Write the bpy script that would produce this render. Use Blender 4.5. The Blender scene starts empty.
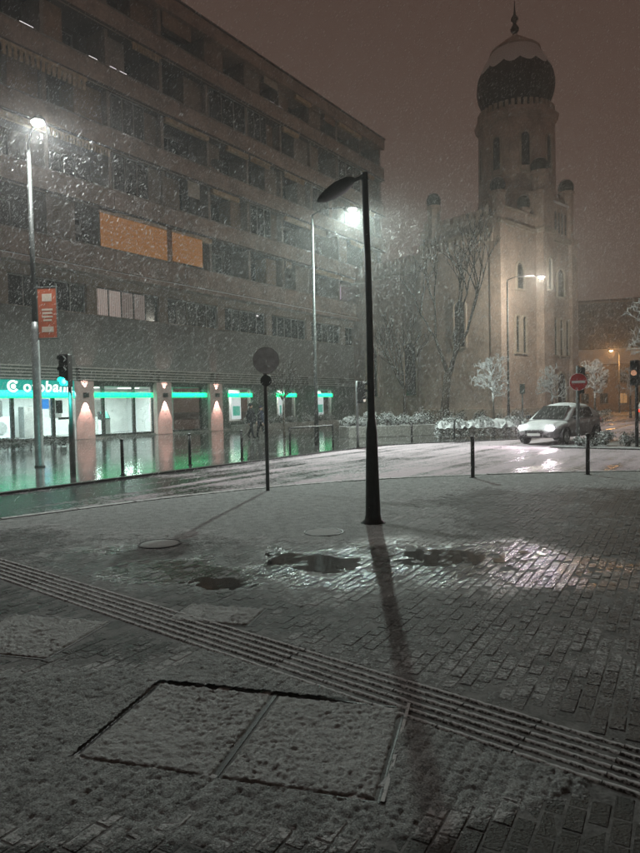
import bpy, bmesh, math, random
import numpy as np
from mathutils import Vector, Matrix
R = math.radians
PI = math.pi
scene = bpy.context.scene
COL = scene.collection

# ------------------------------------------------------------------ camera
cam = bpy.data.cameras.new('camera')
cam.sensor_fit = 'HORIZONTAL'; cam.sensor_width = 36.0; cam.lens = 36.0
cam.clip_start = 0.05; cam.clip_end = 1500
camo = bpy.data.objects.new('camera', cam); COL.objects.link(camo)
CAM_H = 1.65
camo.matrix_world = (Matrix.Translation((0, 0, CAM_H)) @ Matrix.Rotation(R(90 - 1.92), 4, 'X') @ Matrix.Rotation(R(-1.2), 4, 'Z'))
scene.camera = camo

# ------------------------------------------------------------------ world: overcast night sky lit by the town
w = bpy.data.worlds.new('World'); scene.world = w; w.use_nodes = True
wn = w.node_tree; wn.nodes.clear()
wo = wn.nodes.new('ShaderNodeOutputWorld'); bg = wn.nodes.new('ShaderNodeBackground')
tc = wn.nodes.new('ShaderNodeTexCoord'); sx = wn.nodes.new('ShaderNodeSeparateXYZ'); rp = wn.nodes.new('ShaderNodeValToRGB')
rp.color_ramp.elements[0].position = 0.0; rp.color_ramp.elements[0].color = (0.117, 0.076, 0.062, 1)
rp.color_ramp.elements[1].position = 0.75; rp.color_ramp.elements[1].color = (0.061, 0.0375, 0.029, 1)
wn.links.new(tc.outputs['Generated'], sx.inputs[0]); wn.links.new(sx.outputs['Z'], rp.inputs[0])
wn.links.new(rp.outputs[0], bg.inputs['Color']); bg.inputs['Strength'].default_value = 1.02
wn.links.new(bg.outputs[0], wo.inputs['Surface'])

scene.view_settings.view_transform = 'Standard'; scene.view_settings.look = 'None'
scene.view_settings.exposure = 0.0; scene.view_settings.gamma = 1.0
scene.view_settings.use_curve_mapping = False
cy = scene.cycles
cy.max_bounces = 5; cy.diffuse_bounces = 2; cy.glossy_bounces = 3; cy.transmission_bounces = 3
cy.transparent_max_bounces = 6; cy.volume_bounces = 0
cy.caustics_reflective = False; cy.caustics_refractive = False
cy.sample_clamp_indirect = 3.0; cy.sample_clamp_direct = 0.0
cy.use_denoising = True; cy.denoising_prefilter = 'FAST'
cy.use_adaptive_sampling = True; cy.adaptive_threshold = 0.03
cy.light_sampling_threshold = 0.02
cy.use_light_tree = True

# strengths of the lamps the place has (watt)
LAMP_MAIN, LAMP_LEFT, LAMP_FAR, LAMP_ORANGE = 5600, 2200, 1900, 1700
HAZE_DENSITY = 0.0034

# ------------------------------------------------------------------ materials
MATS = {}
def nodes(name):
    m = bpy.data.materials.new(name); m.use_nodes = True
    nt = m.node_tree; b = nt.nodes['Principled BSDF']
    MATS[name] = m
    return m, nt, b
def N(nt, t, **kw):
    n = nt.nodes.new(t)
    for k, v in kw.items():
        if k.startswith('i_'):
            n.inputs[k[2:].replace('_', ' ')].default_value = v
        else:
            setattr(n, k, v)
    return n
def L(nt, a, b): nt.links.new(a, b)
def math_n(nt, op, a, b=None, clamp=False):
    n = nt.nodes.new('ShaderNodeMath'); n.operation = op; n.use_clamp = clamp
    for i, v in enumerate((a, b)):
        if v is None: continue
        if isinstance(v, (int, float)): n.inputs[i].default_value = v
        else: nt.links.new(v, n.inputs[i])
    return n.outputs[0]
def mixc(nt, f, a, b):
    n = nt.nodes.new('ShaderNodeMix'); n.data_type = 'RGBA'
    for i, v in ((0, f), (6, a), (7, b)):
        if isinstance(v, (int, float)): n.inputs[i].default_value = v
        elif isinstance(v, tuple): n.inputs[i].default_value = (*v[:3], 1)
        else: nt.links.new(v, n.inputs[i])
    return n.outputs[2]
def noise(nt, scale, detail=3, rough=.55, vec=None):
    n = nt.nodes.new('ShaderNodeTexNoise'); n.inputs['Scale'].default_value = scale
    n.inputs['Detail'].default_value = detail; n.inputs['Roughness'].default_value = rough
    if vec is not None: nt.links.new(vec, n.inputs['Vector'])
    return n.outputs['Fac']
def ramp(nt, f, a, b, lo=0., hi=1.):
    n = nt.nodes.new('ShaderNodeMapRange'); n.interpolation_type = 'SMOOTHSTEP'
    n.inputs['From Min'].default_value = a; n.inputs['From Max'].default_value = b
    n.inputs['To Min'].default_value = lo; n.inputs['To Max'].default_value = hi
    nt.links.new(f, n.inputs['Value']); return n.outputs[0]
def objco(nt): return nt.nodes.new('ShaderNodeTexCoord').outputs['Object']
def worldpos(nt): return nt.nodes.new('ShaderNodeNewGeometry').outputs['Position']
def bump(nt, h, strength, dist, b):
    n = nt.nodes.new('ShaderNodeBump'); n.inputs['Strength'].default_value = strength; n.inputs['Distance'].default_value = dist
    nt.links.new(h, n.inputs['Height']); nt.links.new(n.outputs[0], b.inputs['Normal']); return n

def mat(name, col, rough=.6, metal=0., var=.25, vscale=2.5, bscale=0, bdist=.01, emit=None, es=0.):
    if name in MATS: return MATS[name]
    m, nt, b = nodes(name)
    co = worldpos(nt)
    f = noise(nt, vscale, 5, .65, co)
    f2 = noise(nt, vscale * 9, 3, .6, co)
    f = math_n(nt, 'ADD', math_n(nt, 'MULTIPLY', f, .65), math_n(nt, 'MULTIPLY', f2, .35))
    dark = tuple(c * (1 - var * 1.4) for c in col); light = tuple(min(1, c * (1 + var)) for c in col)
    c = mixc(nt, ramp(nt, f, .3, .7), dark, light)
    L(nt, c, b.inputs['Base Color']); b.inputs['Roughness'].default_value = rough; b.inputs['Metallic'].default_value = metal
    if bscale: bump(nt, noise(nt, bscale, 4, .6, co), .6, bdist, b)
    if emit:
        b.inputs['Emission Color'].default_value = (*emit, 1); b.inputs['Emission Strength'].default_value = es
    return m
def glow(name, col, s):
    if name in MATS: return MATS[name]
    m, nt, b = nodes(name)
    b.inputs['Base Color'].default_value = (*[c * .6 for c in col], 1); b.inputs['Roughness'].default_value = .4
    b.inputs['Emission Color'].default_value = (*col, 1); b.inputs['Emission Strength'].default_value = s
    return m
SNOWC = (.80, .81, .82)
def snowy(name, col, rough=.7, thr=.25, soft=.3, nscale=6., namp=.5, var=.25, snowc=SNOWC):
    """a base colour that carries snow where its faces look up"""
    if name in MATS: return MATS[name]
    m, nt, b = nodes(name)
    g = nt.nodes.new('ShaderNodeNewGeometry'); s = nt.nodes.new('ShaderNodeSeparateXYZ'); L(nt, g.outputs['Normal'], s.inputs[0])
    nz = noise(nt, nscale, 4, .6, g.outputs['Position'])
    v = math_n(nt, 'ADD', s.outputs['Z'], math_n(nt, 'MULTIPLY', math_n(nt, 'SUBTRACT', nz, .5), namp * 2))
    f = ramp(nt, v, thr, thr + soft)
    dark = tuple(c * (1 - var) for c in col); light = tuple(min(1, c * (1 + var)) for c in col)
    base = mixc(nt, ramp(nt, noise(nt, nscale * 2.3, 4, .6, g.outputs['Position']), .3, .7), dark, light)
    L(nt, mixc(nt, f, base, snowc), b.inputs['Base Color'])
    L(nt, ramp(nt, f, 0, 1, rough, .85), b.inputs['Roughness'])
    return m

mat('dark_metal', (.025, .026, .028), .38, .6, .3, 6, 60, .002)
mat('grey_metal', (.32, .34, .34), .45, .5, .2, 5, 40, .002)
mat('pale_metal', (.10, .108, .104), .5, .1, .15, 5)
mat('lamp_pole', (.045, .048, .047), .55, 0, .15, 5)
mat('sign_back', (.78, .79, .84), .5, .0, .2, 9)
mat('black_paint', (.018, .018, .019), .4, 0, .3, 8)
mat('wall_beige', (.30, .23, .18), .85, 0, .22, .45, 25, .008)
mat('wall_recess', (.085, .065, .055), .85, 0, .25, .6, 25, .006)  # darker than the other walls, loggia shade put into the colour
mat('wall_infill', (.33, .22, .15), .85, 0, .25, .5, 30, .006)
mat('wall_pale', (.30, .25, .21), .85, 0, .2, .6, 30, .006)
mat('wall_grey', (.235, .235, .225), .85, 0, .16, .35, 20, .008)
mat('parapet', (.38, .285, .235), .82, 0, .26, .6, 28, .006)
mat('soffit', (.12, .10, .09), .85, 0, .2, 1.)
mat('lath', (.52, .38, .24), .75, 0, .3, 4)
mat('blind_orange', (.52, .23, .055), .8, 0, .14, 3, 60, .004, emit=(.34, .135, .03), es=.42)
mat('blind_pale', (.50, .45, .38), .8, 0, .15, 3)
mat('frame_dark', (.05, .05, .048), .5, 0, .2, 4)
mat('frame_pale', (.26, .255, .24), .5, 0, .2, 4)
mat('glass_dark', (.022, .026, .028), .12, 0, .35, 1.2)
mat('glass_mid', (.06, .065, .062), .15, 0, .4, 1.2)
mat('interior_white', (.74, .75, .73), .6, 0, .05, 1.5)
mat('interior_floor', (.40, .41, .40), .25, 0, .1, 3)
mat('column_pink', (.62, .47, .44), .7, 0, .14, 1.6, 30, .004)
mat('dark_green_wall', (.10, .115, .105), .5, 0, .25, .8)
mat('louvre', (.50, .49, .47), .4, .4, .15, 3)
mat('stone', (.48, .375, .315), .85, 0, .24, .55, 16, .012)
mat('stone_side', (.52, .43, .37), .88, 0, .24, .5, 14, .012)
mat('stone_trim', (.46, .39, .32), .85, 0, .2, .8, 14, .01)
mat('copper_dark', (.035, .036, .032), .55, .2, .35, 2.5)
mat('car_paint', (.36, .35, .36), .3, .5, .15, 4)
mat('rubber', (.02, .02, .021), .75, 0, .3, 8)
mat('plastic_dark', (.02, .021, .022), .45, 0, .3, 8)
mat('cloth_dark', (.018, .018, .022), .9, 0, .4, 12)
mat('cloth_blue', (.03, .035, .06), .9, 0, .3, 12)
mat('skin', (.42, .26, .19), .6, 0, .1, 9)
mat('hair', (.03, .02, .015), .7, 0, .3, 40)
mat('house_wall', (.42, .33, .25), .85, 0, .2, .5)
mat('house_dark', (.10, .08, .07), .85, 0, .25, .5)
mat('roof_tile', (.17, .10, .08), .8, 0, .3, 2)
mat('red_sign', (.45, .018, .02), .4, 0, .15, 6)
mat('white_sign', (.78, .78, .76), .45, 0, .06, 6)
mat('banner_red', (.50, .115, .05), .7, 0, .16, 4)
mat('banner_print', (.72, .60, .50), .7, 0, .1, 4)
mat('concrete', (.30, .295, .28), .8, 0, .25, 1.6, 30, .006)
mat('bark', (.075, .06, .048), .9, 0, .35, 8)
mat('snow_plain', SNOWC, .85, 0, .06, 5, 35, .02)
mat('letter_white', (.8, .8, .8), .5, 0, .02, 4, emit=(.95, 1, .97), es=1.35)
glow('stripe_green', (.0, .56, .19), 2.6)
glow('panel_teal', (.002, .19, .15), 1.9)
glow('teal_led', (.05, .75, .62), 1.3)
glow('screen_blue', (.05, .30, .85), 1.0)
glow('poster_lit', (.72, .76, .78), .95)
glow('poster_green', (.10, .45, .34), .8)
glow('ceiling_light', (1, .98, .93), 6.0)
glow('window_lit', (.60, .49, .44), .42)
glow('window_dim', (.42, .34, .31), .30)
def fold_shades(name, col, st, sc, axis):  # light and shade of cloth folds put into the colour as wave bands
    m, nt, b = nodes(name); wv = N(nt, 'ShaderNodeTexWave'); wv.bands_direction = axis; wv.inputs['Scale'].default_value = sc; wv.inputs['Distortion'].default_value = 2.2; wv.inputs['Detail'].default_value = 2
    L(nt, objco(nt), wv.inputs['Vector'])
    c = mixc(nt, wv.outputs['Fac'], tuple(k * (.45 if axis == 'X' else .93) for k in col), col)
    L(nt, c, b.inputs['Base Color']); L(nt, c, b.inputs['Emission Color']); b.inputs['Emission Strength'].default_value = st; b.inputs['Roughness'].default_value = .85
for k_ in ('window_lit', 'window_dim', 'blind_orange'): MATS.pop(k_)
fold_shades('window_lit', (.62, .50, .45), .44, 2.4, 'X'); fold_shades('window_dim', (.42, .34, .31), .30, 2.0, 'X'); fold_shades('blind_orange', (.50, .21, .05), .28, 1.1, 'Z')  # the orange blind's own glow stands in for a lit room behind
glow('window_warm', (.60, .34, .14), .55)
glow('window_violet', (.50, .38, .50), .8)
glow('lamp_slot', (.95, .88, .92), 1.2)
glow('lamp_lens', (.95, 1., .92), 90.)
glow('lamp_lens_warm', (1., .55, .22), 60.)
glow('wall_lamp_lens', (1., .80, .70), 9.)
glow('headlight_lens', (.98, .92, 1.), 26.)
glow('signal_green', (.0, .80, .55), 14.)
glow('signal_amber', (.8, .42, .25), .45)
glow('signal_white', (.9, .8, .7), .7)
glow('tail_red', (1., .04, .02), 3.)
snowy('leaf_snow', (.045, .06, .038), .6, -.15, .5, 9, .55)
snowy('leaf_dark', (.03, .042, .028), .6, .35, .4, 7, .5)
snowy('twig_snow', (.16, .135, .11), .8, -.75, .5, 5, .35)
snowy('twig_bare', (.05, .04, .034), .85, .95, .4, 5, .35)
snowy('trunk_snow', (.085, .07, .056), .9, .45, .3, 6, .4)
snowy('metal_snow', (.03, .031, .033), .4, .55, .2, 18, .5)
snowy('concrete_snow', (.28, .27, .25), .8, .5, .3, 4, .4)
snowy('car_snow', (.30, .295, .30), .3, .10, .45, 3.2, .55, .1)
snowy('roof_snow', (.13, .085, .07), .8, .3, .4, 1.5, .5)

# ------------------------------------------------------------------ mesh helpers
class MB:
    def __init__(s): s.v = []; s.f = []; s.m = None
    def box(s, x0, x1, y0, y1, z0, z1):
        b = len(s.v)
        s.v += [(x0, y0, z0), (x1, y0, z0), (x1, y1, z0), (x0, y1, z0), (x0, y0, z1), (x1, y0, z1), (x1, y1, z1), (x0, y1, z1)]
        s.f += [tuple(b + i for i in q) for q in ((3, 2, 1, 0), (4, 5, 6, 7), (0, 1, 5, 4), (1, 2, 6, 5), (2, 3, 7, 6), (3, 0, 4, 7))]
        return s
    def tube(s, pts, rad, n=10, cap=True):
        pts = [Vector(p) for p in pts]
        rings = []
        for i, p in enumerate(pts):
            d = (pts[min(i + 1, len(pts) - 1)] - pts[max(i - 1, 0)])
            if d.length < 1e-9: d = Vector((0, 0, 1))
            d.normalize()
            a = Vector((0, 1, 0)) if abs(d.y) < .9 else Vector((1, 0, 0))
            e1 = d.cross(a).normalized(); e2 = d.cross(e1)
            r = rad[i] if isinstance(rad, (list, tuple)) else rad
            b = len(s.v); rings.append(b)
            for k in range(n):
                t = 2 * PI * k / n
                s.v.append(tuple(p + e1 * (r * math.cos(t)) + e2 * (r * math.sin(t))))
        for a, b in zip(rings, rings[1:]):
            for k in range(n):
                s.f.append((a + k, a + (k + 1) % n, b + (k + 1) % n, b + k))
        if cap:
            s.f.append(tuple(rings[0] + k for k in range(n))[::-1]); s.f.append(tuple(rings[-1] + k for k in range(n)))
        return s
    def lathe(s, prof, n=24, c=(0, 0), cap=True, mod=None, phase=0.):
        rings = []
        for r, z in prof:
            b = len(s.v); rings.append(b)
            for k in range(n):
                t = 2 * PI * k / n + phase; rr = r * (mod(t, z) if mod else 1)
                s.v.append((c[0] + rr * math.cos(t), c[1] + rr * math.sin(t), z))
        for a, b in zip(rings, rings[1:]):
            for k in range(n):
                s.f.append((a + k, a + (k + 1) % n, b + (k + 1) % n, b + k))
        if cap:
            s.f.append(tuple(rings[0] + k for k in range(n))[::-1]); s.f.append(tuple(rings[-1] + k for k in range(n)))
        return s
    def prism(s, poly, z0, z1, axis='z'):
        b = len(s.v); n = len(poly)
        f = {'z': lambda p, h: (p[0], p[1], h), 'y': lambda p, h: (p[0], h, p[1]), 'x': lambda p, h: (h, p[0], p[1])}[axis]
        s.v += [f(p, z0) for p in poly] + [f(p, z1) for p in poly]
        s.f.append(tuple(b + i for i in range(n))[::-1]); s.f.append(tuple(b + n + i for i in range(n)))
        for i in range(n): s.f.append((b + i, b + (i + 1) % n, b + n + (i + 1) % n, b + n + i))
        return s
    def disc(s, c, nrm, r, th, n=28):
        nrm = Vector(nrm).normalized(); c = Vector(c)
        return s.tube([c - nrm * th / 2, c + nrm * th / 2], r, n)
    def mesh(s, name, smooth=False, fix=True):
        me = bpy.data.meshes.new(name); me.from_pydata(s.v, [], s.f)
        if fix:
            bm = bmesh.new(); bm.from_mesh(me); bmesh.ops.recalc_face_normals(bm, faces=bm.faces); bm.to_mesh(me); bm.free()
        if smooth:
            me.polygons.foreach_set('use_smooth', [len(p.vertices) < 6 for p in me.polygons])
        me.update(); return me
    def build(s, name, m, parent=None, smooth=False, bevel=0., fix=True):
        me = s.mesh(name, smooth, fix)
        return obj(name, me, m, parent, bevel)
def obj(name, me, m, parent=None, bevel=0.):
    o = bpy.data.objects.new(name, me); COL.objects.link(o)
    if m is not None:
        me.materials.clear(); me.materials.append(MATS[m] if isinstance(m, str) else m)
    if parent is not None: o.parent = parent
    if bevel:
        md = o.modifiers.new('bevel', 'BEVEL'); md.width = bevel; md.segments = 2; md.limit_method = 'ANGLE'
    return o
def pane(parent, x0, x1, y, z0, z1):
    me = bpy.data.meshes.new('pane'); me.from_pydata([(x0, y, z0), (x1, y, z0), (x1, y, z1), (x0, y, z1)], [], [(0, 1, 2, 3)]); me.update()
    return obj('pane', me, 'shop_glass', parent)
def B(name, m, parent, x0, x1, y0, y1, z0, z1, bevel=0.):
    return MB().box(x0, x1, y0, y1, z0, z1).build(name, m, parent, bevel=bevel)
def tag(o, label, cat, group=None):
    o['label'] = label; o['category'] = cat
    if group: o['group'] = group
    return o
def thing(name, label, cat, loc=(0, 0, 0), rotz=0., group=None):
    o = bpy.data.objects.new(name, None); COL.objects.link(o)
    o.empty_display_size = .2; o.location = loc; o.rotation_euler = (0, 0, rotz)
    return tag(o, label, cat, group)
def struct(o): o['kind'] = 'structure'; return o
def smooth(o):
    o.data.polygons.foreach_set('use_smooth', [True] * len(o.data.polygons)); return o
def lightobj(name, kind, loc, power, col, parent=None, **kw):
    l = bpy.data.lights.new(name, kind); l.energy = power; l.color = col
    for k, v in kw.items(): setattr(l, k, v)
    o = bpy.data.objects.new(name, l); COL.objects.link(o); o.location = loc
    if parent is not None: o.parent = parent
    return o
def dup(root, loc, rotz, label, group=None):
    r = root.copy(); COL.objects.link(r); r.location = loc; r.rotation_euler = (0, 0, rotz); r['label'] = label
    if group: r['group'] = group
    for ch in list(root.children):
        c = ch.copy(); COL.objects.link(c); c.parent = r
        for g in ch.children:
            d = g.copy(); COL.objects.link(d); d.parent = c
    return r

# numpy value noise
_rng = np.random.default_rng(7); _LAT = _rng.random((256, 256))
def vnoise(x, y):
    xi = np.floor(x).astype(int); yi = np.floor(y).astype(int); fx = x - xi; fy = y - yi
    fx = fx * fx * (3 - 2 * fx); fy = fy * fy * (3 - 2 * fy)
    a = _LAT[xi & 255, yi & 255]; b = _LAT[(xi + 1) & 255, yi & 255]; c = _LAT[xi & 255, (yi + 1) & 255]; d = _LAT[(xi + 1) & 255, (yi + 1) & 255]
    return (a * (1 - fx) + b * fx) * (1 - fy) + (c * (1 - fx) + d * fx) * fy
def fbm(x, y, sc, oct=3):
    t = 0; a = 1; s = 0
    for k in range(oct):
        t = t + a * vnoise(x * sc * 2 ** k + 17.3 * k, y * sc * 2 ** k + 5.7 * k); s += a; a *= .5
    return t / s
def sstep(a, b, x):
    t = np.clip((x - a) / (b - a), 0, 1); return t * t * (3 - 2 * t)

# ------------------------------------------------------------------ directions of the place
TH = R(34.9); U = np.array([math.sin(TH), math.cos(TH)]); NN = np.array([math.cos(TH), -math.sin(TH)])     # along the bank front / from it to the street
PH = R(29.5); PU = np.array([math.sin(PH), math.cos(PH)]); PN = np.array([math.cos(PH), -math.sin(PH)])    # grid of the plaza paving
SH = R(39.4); SU = np.array([math.sin(SH), math.cos(SH)]); SN_ = np.array([math.cos(SH), -math.sin(SH)])    # the ribbed strip
ROAD_Z = -.035

# ================================================================== GROUND
m, nt, b = nodes('ground_snow')
pos = worldpos(nt)
L(nt, mixc(nt, ramp(nt, noise(nt, .35, 4, .6, pos), .35, .65), (.10, .10, .10), (.55, .55, .56)), b.inputs['Base Color'])
b.inputs['Roughness'].default_value = .7
bump(nt, noise(nt, 9, 4, .6, pos), .5, .03, b)

m, nt, b = nodes('road_slush')
pos = worldpos(nt)
mp = N(nt, 'ShaderNodeMapping'); mp.inputs['Rotation'].default_value = (0, 0, -(PI / 2 - TH)); L(nt, pos, mp.inputs['Vector'])
mp2 = N(nt, 'ShaderNodeMapping'); mp2.inputs['Scale'].default_value = (.10, 1.6, 1); L(nt, mp.outputs[0], mp2.inputs['Vector'])
track = noise(nt, 1.0, 3, .5, mp2.outputs[0])
sp = N(nt, 'ShaderNodeSeparateXYZ'); L(nt, pos, sp.inputs[0])
east = ramp(nt, sp.outputs['X'], -6.5, 0.5, -.16, .10)          # less slush has melted away from the bank's warm, walked side
patch = noise(nt, .55, 4, .6, pos)
v = math_n(nt, 'ADD', math_n(nt, 'ADD', math_n(nt, 'MULTIPLY', track, .7), math_n(nt, 'MULTIPLY', patch, .45)), east)
fine = noise(nt, 16, 4, .65, pos)
v = math_n(nt, 'ADD', v, math_n(nt, 'MULTIPLY', math_n(nt, 'SUBTRACT', fine, .5), .55))
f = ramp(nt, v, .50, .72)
L(nt, mixc(nt, f, (.035, .034, .037), (.66, .55, .60)), b.inputs['Base Color'])  # pink of the lights on the road is put into the slush colour
L(nt, ramp(nt, f, 0, 1, .26, .8), b.inputs['Roughness'])
bump(nt, math_n(nt, 'ADD', math_n(nt, 'MULTIPLY', f, .8), math_n(nt, 'MULTIPLY', fine, .6)), .5, .02, b)

m, nt, b = nodes('wet_paving')
pos = worldpos(nt)
mp = N(nt, 'ShaderNodeMapping'); mp.inputs['Rotation'].default_value = (0, 0, -(PI / 2 - TH)); L(nt, pos, mp.inputs['Vector'])
bk = N(nt, 'ShaderNodeTexBrick'); bk.inputs['Scale'].default_value = 1.0; bk.inputs['Brick Width'].default_value = .6; bk.inputs['Row Height'].default_value = .4
bk.inputs['Mortar Size'].default_value = .012; bk.inputs['Color1'].default_value = (.07, .07, .068, 1); bk.inputs['Color2'].default_value = (.11, .105, .10, 1); bk.inputs['Mortar'].default_value = (.03, .03, .03, 1)
L(nt, mp.outputs[0], bk.inputs['Vector'])
pt = noise(nt, .42, 4, .6, pos)
fine = noise(nt, 14, 4, .65, pos)
slush = ramp(nt, math_n(nt, 'ADD', pt, math_n(nt, 'MULTIPLY', math_n(nt, 'SUBTRACT', fine, .5), .25)), .50, .68)
L(nt, mixc(nt, math_n(nt, 'MULTIPLY', slush, .34), bk.outputs['Color'], (.5, .5, .5)), b.inputs['Base Color'])
L(nt, ramp(nt, noise(nt, .9, 4, .6, pos), .35, .7, .02, .13), b.inputs['Roughness'])
bump(nt, math_n(nt, 'ADD', math_n(nt, 'MULTIPLY', noise(nt, 4., 4, .65, pos), .9), math_n(nt, 'MULTIPLY', bk.outputs['Fac'], -.25)), .32, .018, b)

# a paver: dry stone, wet film or thin snow, per the 'snow' and 'wet' values kept on its corners
m, nt, b = nodes('paver')
pos = worldpos(nt)
asn = N(nt, 'ShaderNodeAttribute', attribute_name='snow'); awt = N(nt, 'ShaderNodeAttribute', attribute_name='wet'); atn = N(nt, 'ShaderNodeAttribute', attribute_name='tone')
n1 = noise(nt, 42, 4, .65, pos); n2 = noise(nt, 6, 3, .6, pos)
stone = mixc(nt, atn.outputs['Fac'], (.022, .022, .021), (.060, .057, .053))
stone = mixc(nt, ramp(nt, noise(nt, 120, 2, .6, pos), .35, .65), stone, (.040, .038, .036))
g = N(nt, 'ShaderNodeNewGeometry'); sz = N(nt, 'ShaderNodeSeparateXYZ'); L(nt, g.outputs['Normal'], sz.inputs[0])
cover = math_n(nt, 'ADD', math_n(nt, 'MULTIPLY', asn.outputs['Fac'], 1.55), math_n(nt, 'ADD', math_n(nt, 'MULTIPLY', math_n(nt, 'SUBTRACT', n1, .5), 1.3), math_n(nt, 'MULTIPLY', math_n(nt, 'SUBTRACT', n2, .5), 1.0)))
cover = math_n(nt, 'MULTIPLY', ramp(nt, cover, .36, .86), ramp(nt, sz.outputs['Z'], .2, .8))
L(nt, mixc(nt, cover, stone, (.70, .71, .72)), b.inputs['Base Color'])
dryr = math_n(nt, 'SUBTRACT', .55, math_n(nt, 'MULTIPLY', awt.outputs['Fac'], .40))
mx = N(nt, 'ShaderNodeMix'); mx.data_type = 'FLOAT'; L(nt, cover, mx.inputs[0]); L(nt, dryr, mx.inputs[2]); L(nt, math_n(nt, 'SUBTRACT', .75, math_n(nt, 'MULTIPLY', awt.outputs['Fac'], .5)), mx.inputs[3])
L(nt, mx.outputs[0], b.inputs['Roughness'])
n3 = noise(nt, 95, 3, .7, pos)
bn = bump(nt, math_n(nt, 'ADD', math_n(nt, 'ADD', math_n(nt, 'MULTIPLY', n1, .5), math_n(nt, 'MULTIPLY', n3, .7)), math_n(nt, 'MULTIPLY', cover, .7)), 1.0, .016, b)
L(nt, math_n(nt, 'SUBTRACT', 1., math_n(nt, 'MULTIPLY', awt.outputs['Fac'], .72)), bn.inputs['Strength'])

b.inputs['Specular IOR Level'].default_value = .35
# fresh wet snow: fine lumps, their light and dark also put into the colour
def grainy(name, lo, hi):
    m, nt, b = nodes(name)
    pos = worldpos(nt)
    g1 = noise(nt, 105, 3, .75, pos); g2 = noise(nt, 7, 3, .6, pos); g3 = noise(nt, 230, 2, .6, pos)
    g = math_n(nt, 'ADD', math_n(nt, 'MULTIPLY', g1, .75), math_n(nt, 'MULTIPLY', g2, .25))
    L(nt, mixc(nt, ramp(nt, g, .38, .62), lo, hi), b.inputs['Base Color'])
    aw = N(nt, 'ShaderNodeAttribute', attribute_name='wet')
    L(nt, math_n(nt, 'SUBTRACT', .75, math_n(nt, 'MULTIPLY', aw.outputs['Fac'], .52)), b.inputs['Roughness'])
    bn = bump(nt, math_n(nt, 'ADD', g1, math_n(nt, 'MULTIPLY', g3, .5)), 1.0, .020, b)
    L(nt, math_n(nt, 'SUBTRACT', 1., math_n(nt, 'MULTIPLY', aw.outputs['Fac'], .78)), bn.inputs['Strength'])
grainy('snow_sheet', (.24, .255, .255), (.76, .79, .79)); grainy('snow_thick', (.55, .57, .57), (.88, .90, .90))

mat('joint_sand', (.20, .20, .20), .8, 0, .5, 5, 90, .006)
def sheet(name, poly, z, m):
    me = bpy.data.meshes.new(name); me.from_pydata([(x, y, z) for x, y in poly], [], [tuple(range(len(poly)))]); me.update()
    return struct(obj(name, me, m))
struct(MB().box(-240, 240, -60, 240, -.6, ROAD_Z - .006).build('ground', 'ground_snow'))
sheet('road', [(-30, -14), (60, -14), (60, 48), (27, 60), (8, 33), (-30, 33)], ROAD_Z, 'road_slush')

# kerb line of the plaza and of the pavement by the bank
KERB = [(-16, .5), (-11, 4.6), (-8, 7.2), (-4.9, 9.75), (-2.9, 11.6), (-1.0, 12.95), (1.0, 13.85), (3.3, 14.35), (5.8, 14.5), (9, 14.3), (14, 13.5), (26, 11.0)]
def catmull(pts, step):
    out = []
    P = [np.array(p, float) for p in pts]; P = [2 * P[0] - P[1]] + P + [2 * P[-1] - P[-2]]
    for i in range(1, len(P) - 2):
        n = max(2, int(np.linalg.norm(P[i + 1] - P[i]) / step))
        for k in range(n):
            t = k / n
            out.append(.5 * ((2 * P[i]) + (-P[i - 1] + P[i + 1]) * t + (2 * P[i - 1] - 5 * P[i] + 4 * P[i + 1] - P[i + 2]) * t * t + (-P[i - 1] + 3 * P[i] - 3 * P[i + 1] + P[i + 2]) * t ** 3))
    out.append(P[-2]); return out
KC = catmull(KERB, .5)
def kerb_y(x): return np.interp(x, [p[0] for p in KC], [p[1] for p in KC])
def fp(perp, s): return tuple(-perp * NN + s * U)         # street coordinates to ground
FAR = [fp(12.9, -14), fp(12.9, 0), fp(12.9, 10), fp(12.9, 18), (1.0, 23.9), (2.6, 25.7), (5.0, 26.9), (8.5, 27.9), (11.5, 30.5), (15, 36), (20, 46)]
FC = catmull(FAR, .8)
mat('kerb_wet', (.075, .075, .073), .35, 0, .3, 3, 40, .004); snowy('kerb_slush', (.10, .10, .098), .6, .75, .3, 7, .5)
def kerbstones(parent, path, height_top, width, side, seg, kerb_m='kerb_slush'):
    """a row of kerb stones along a path, each its own piece"""
    acc = 0; pts = [path[0]]
    for a, c in zip(path, path[1:]):
        acc += np.linalg.norm(c - a)
        if acc >= seg: pts.append(c); acc = 0
    for a, c in zip(pts, pts[1:]):
        d = c - a; ln = np.linalg.norm(d); d = d / ln; nn = np.array([-d[1], d[0]]) * side
        q = [a + d * .006, c - d * .006, c - d * .006 + nn * width, a + d * .006 + nn * width]
        MB().prism([tuple(p) for p in q], ROAD_Z - .05, height_top + random.uniform(-.003, .003)).build('kerb_stone', kerb_m, parent, bevel=.012)

random.seed(11)
plaza = sheet('plaza_pavement', [tuple(p) for p in KC] + [(26, -6), (-16, -6)], -.0025, 'joint_sand')
kerbstones(plaza, [np.array(p) for p in KC if -10.5 < p[0] < 18], .012, .14, 1, .9)
bank_pav = sheet('bank_pavement', [tuple(p) for p in FC] + [(20, 90), (-60, 90), (-60, 0)], .0, 'wet_paving')
kerbstones(bank_pav, [np.array(p) for p in FC if p[0] > -13], .006, .15, -1, 1.0, 'kerb_wet')
ISL = [(8.15, 22.75), (8.6, 22.2), (10.3, 20.9), (13, 19.3), (17, 17.2), (26, 13.6), (34, 12), (34, 22), (20, 25), (13.5, 26), (10.2, 24.6), (8.5, 23.4)]
isl = sheet('planted_island', ISL, .0, 'ground_snow')
kerbstones(isl, [np.array(p) for p in catmull(ISL[:7], .4)], .014, .14, 1, .9)

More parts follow.
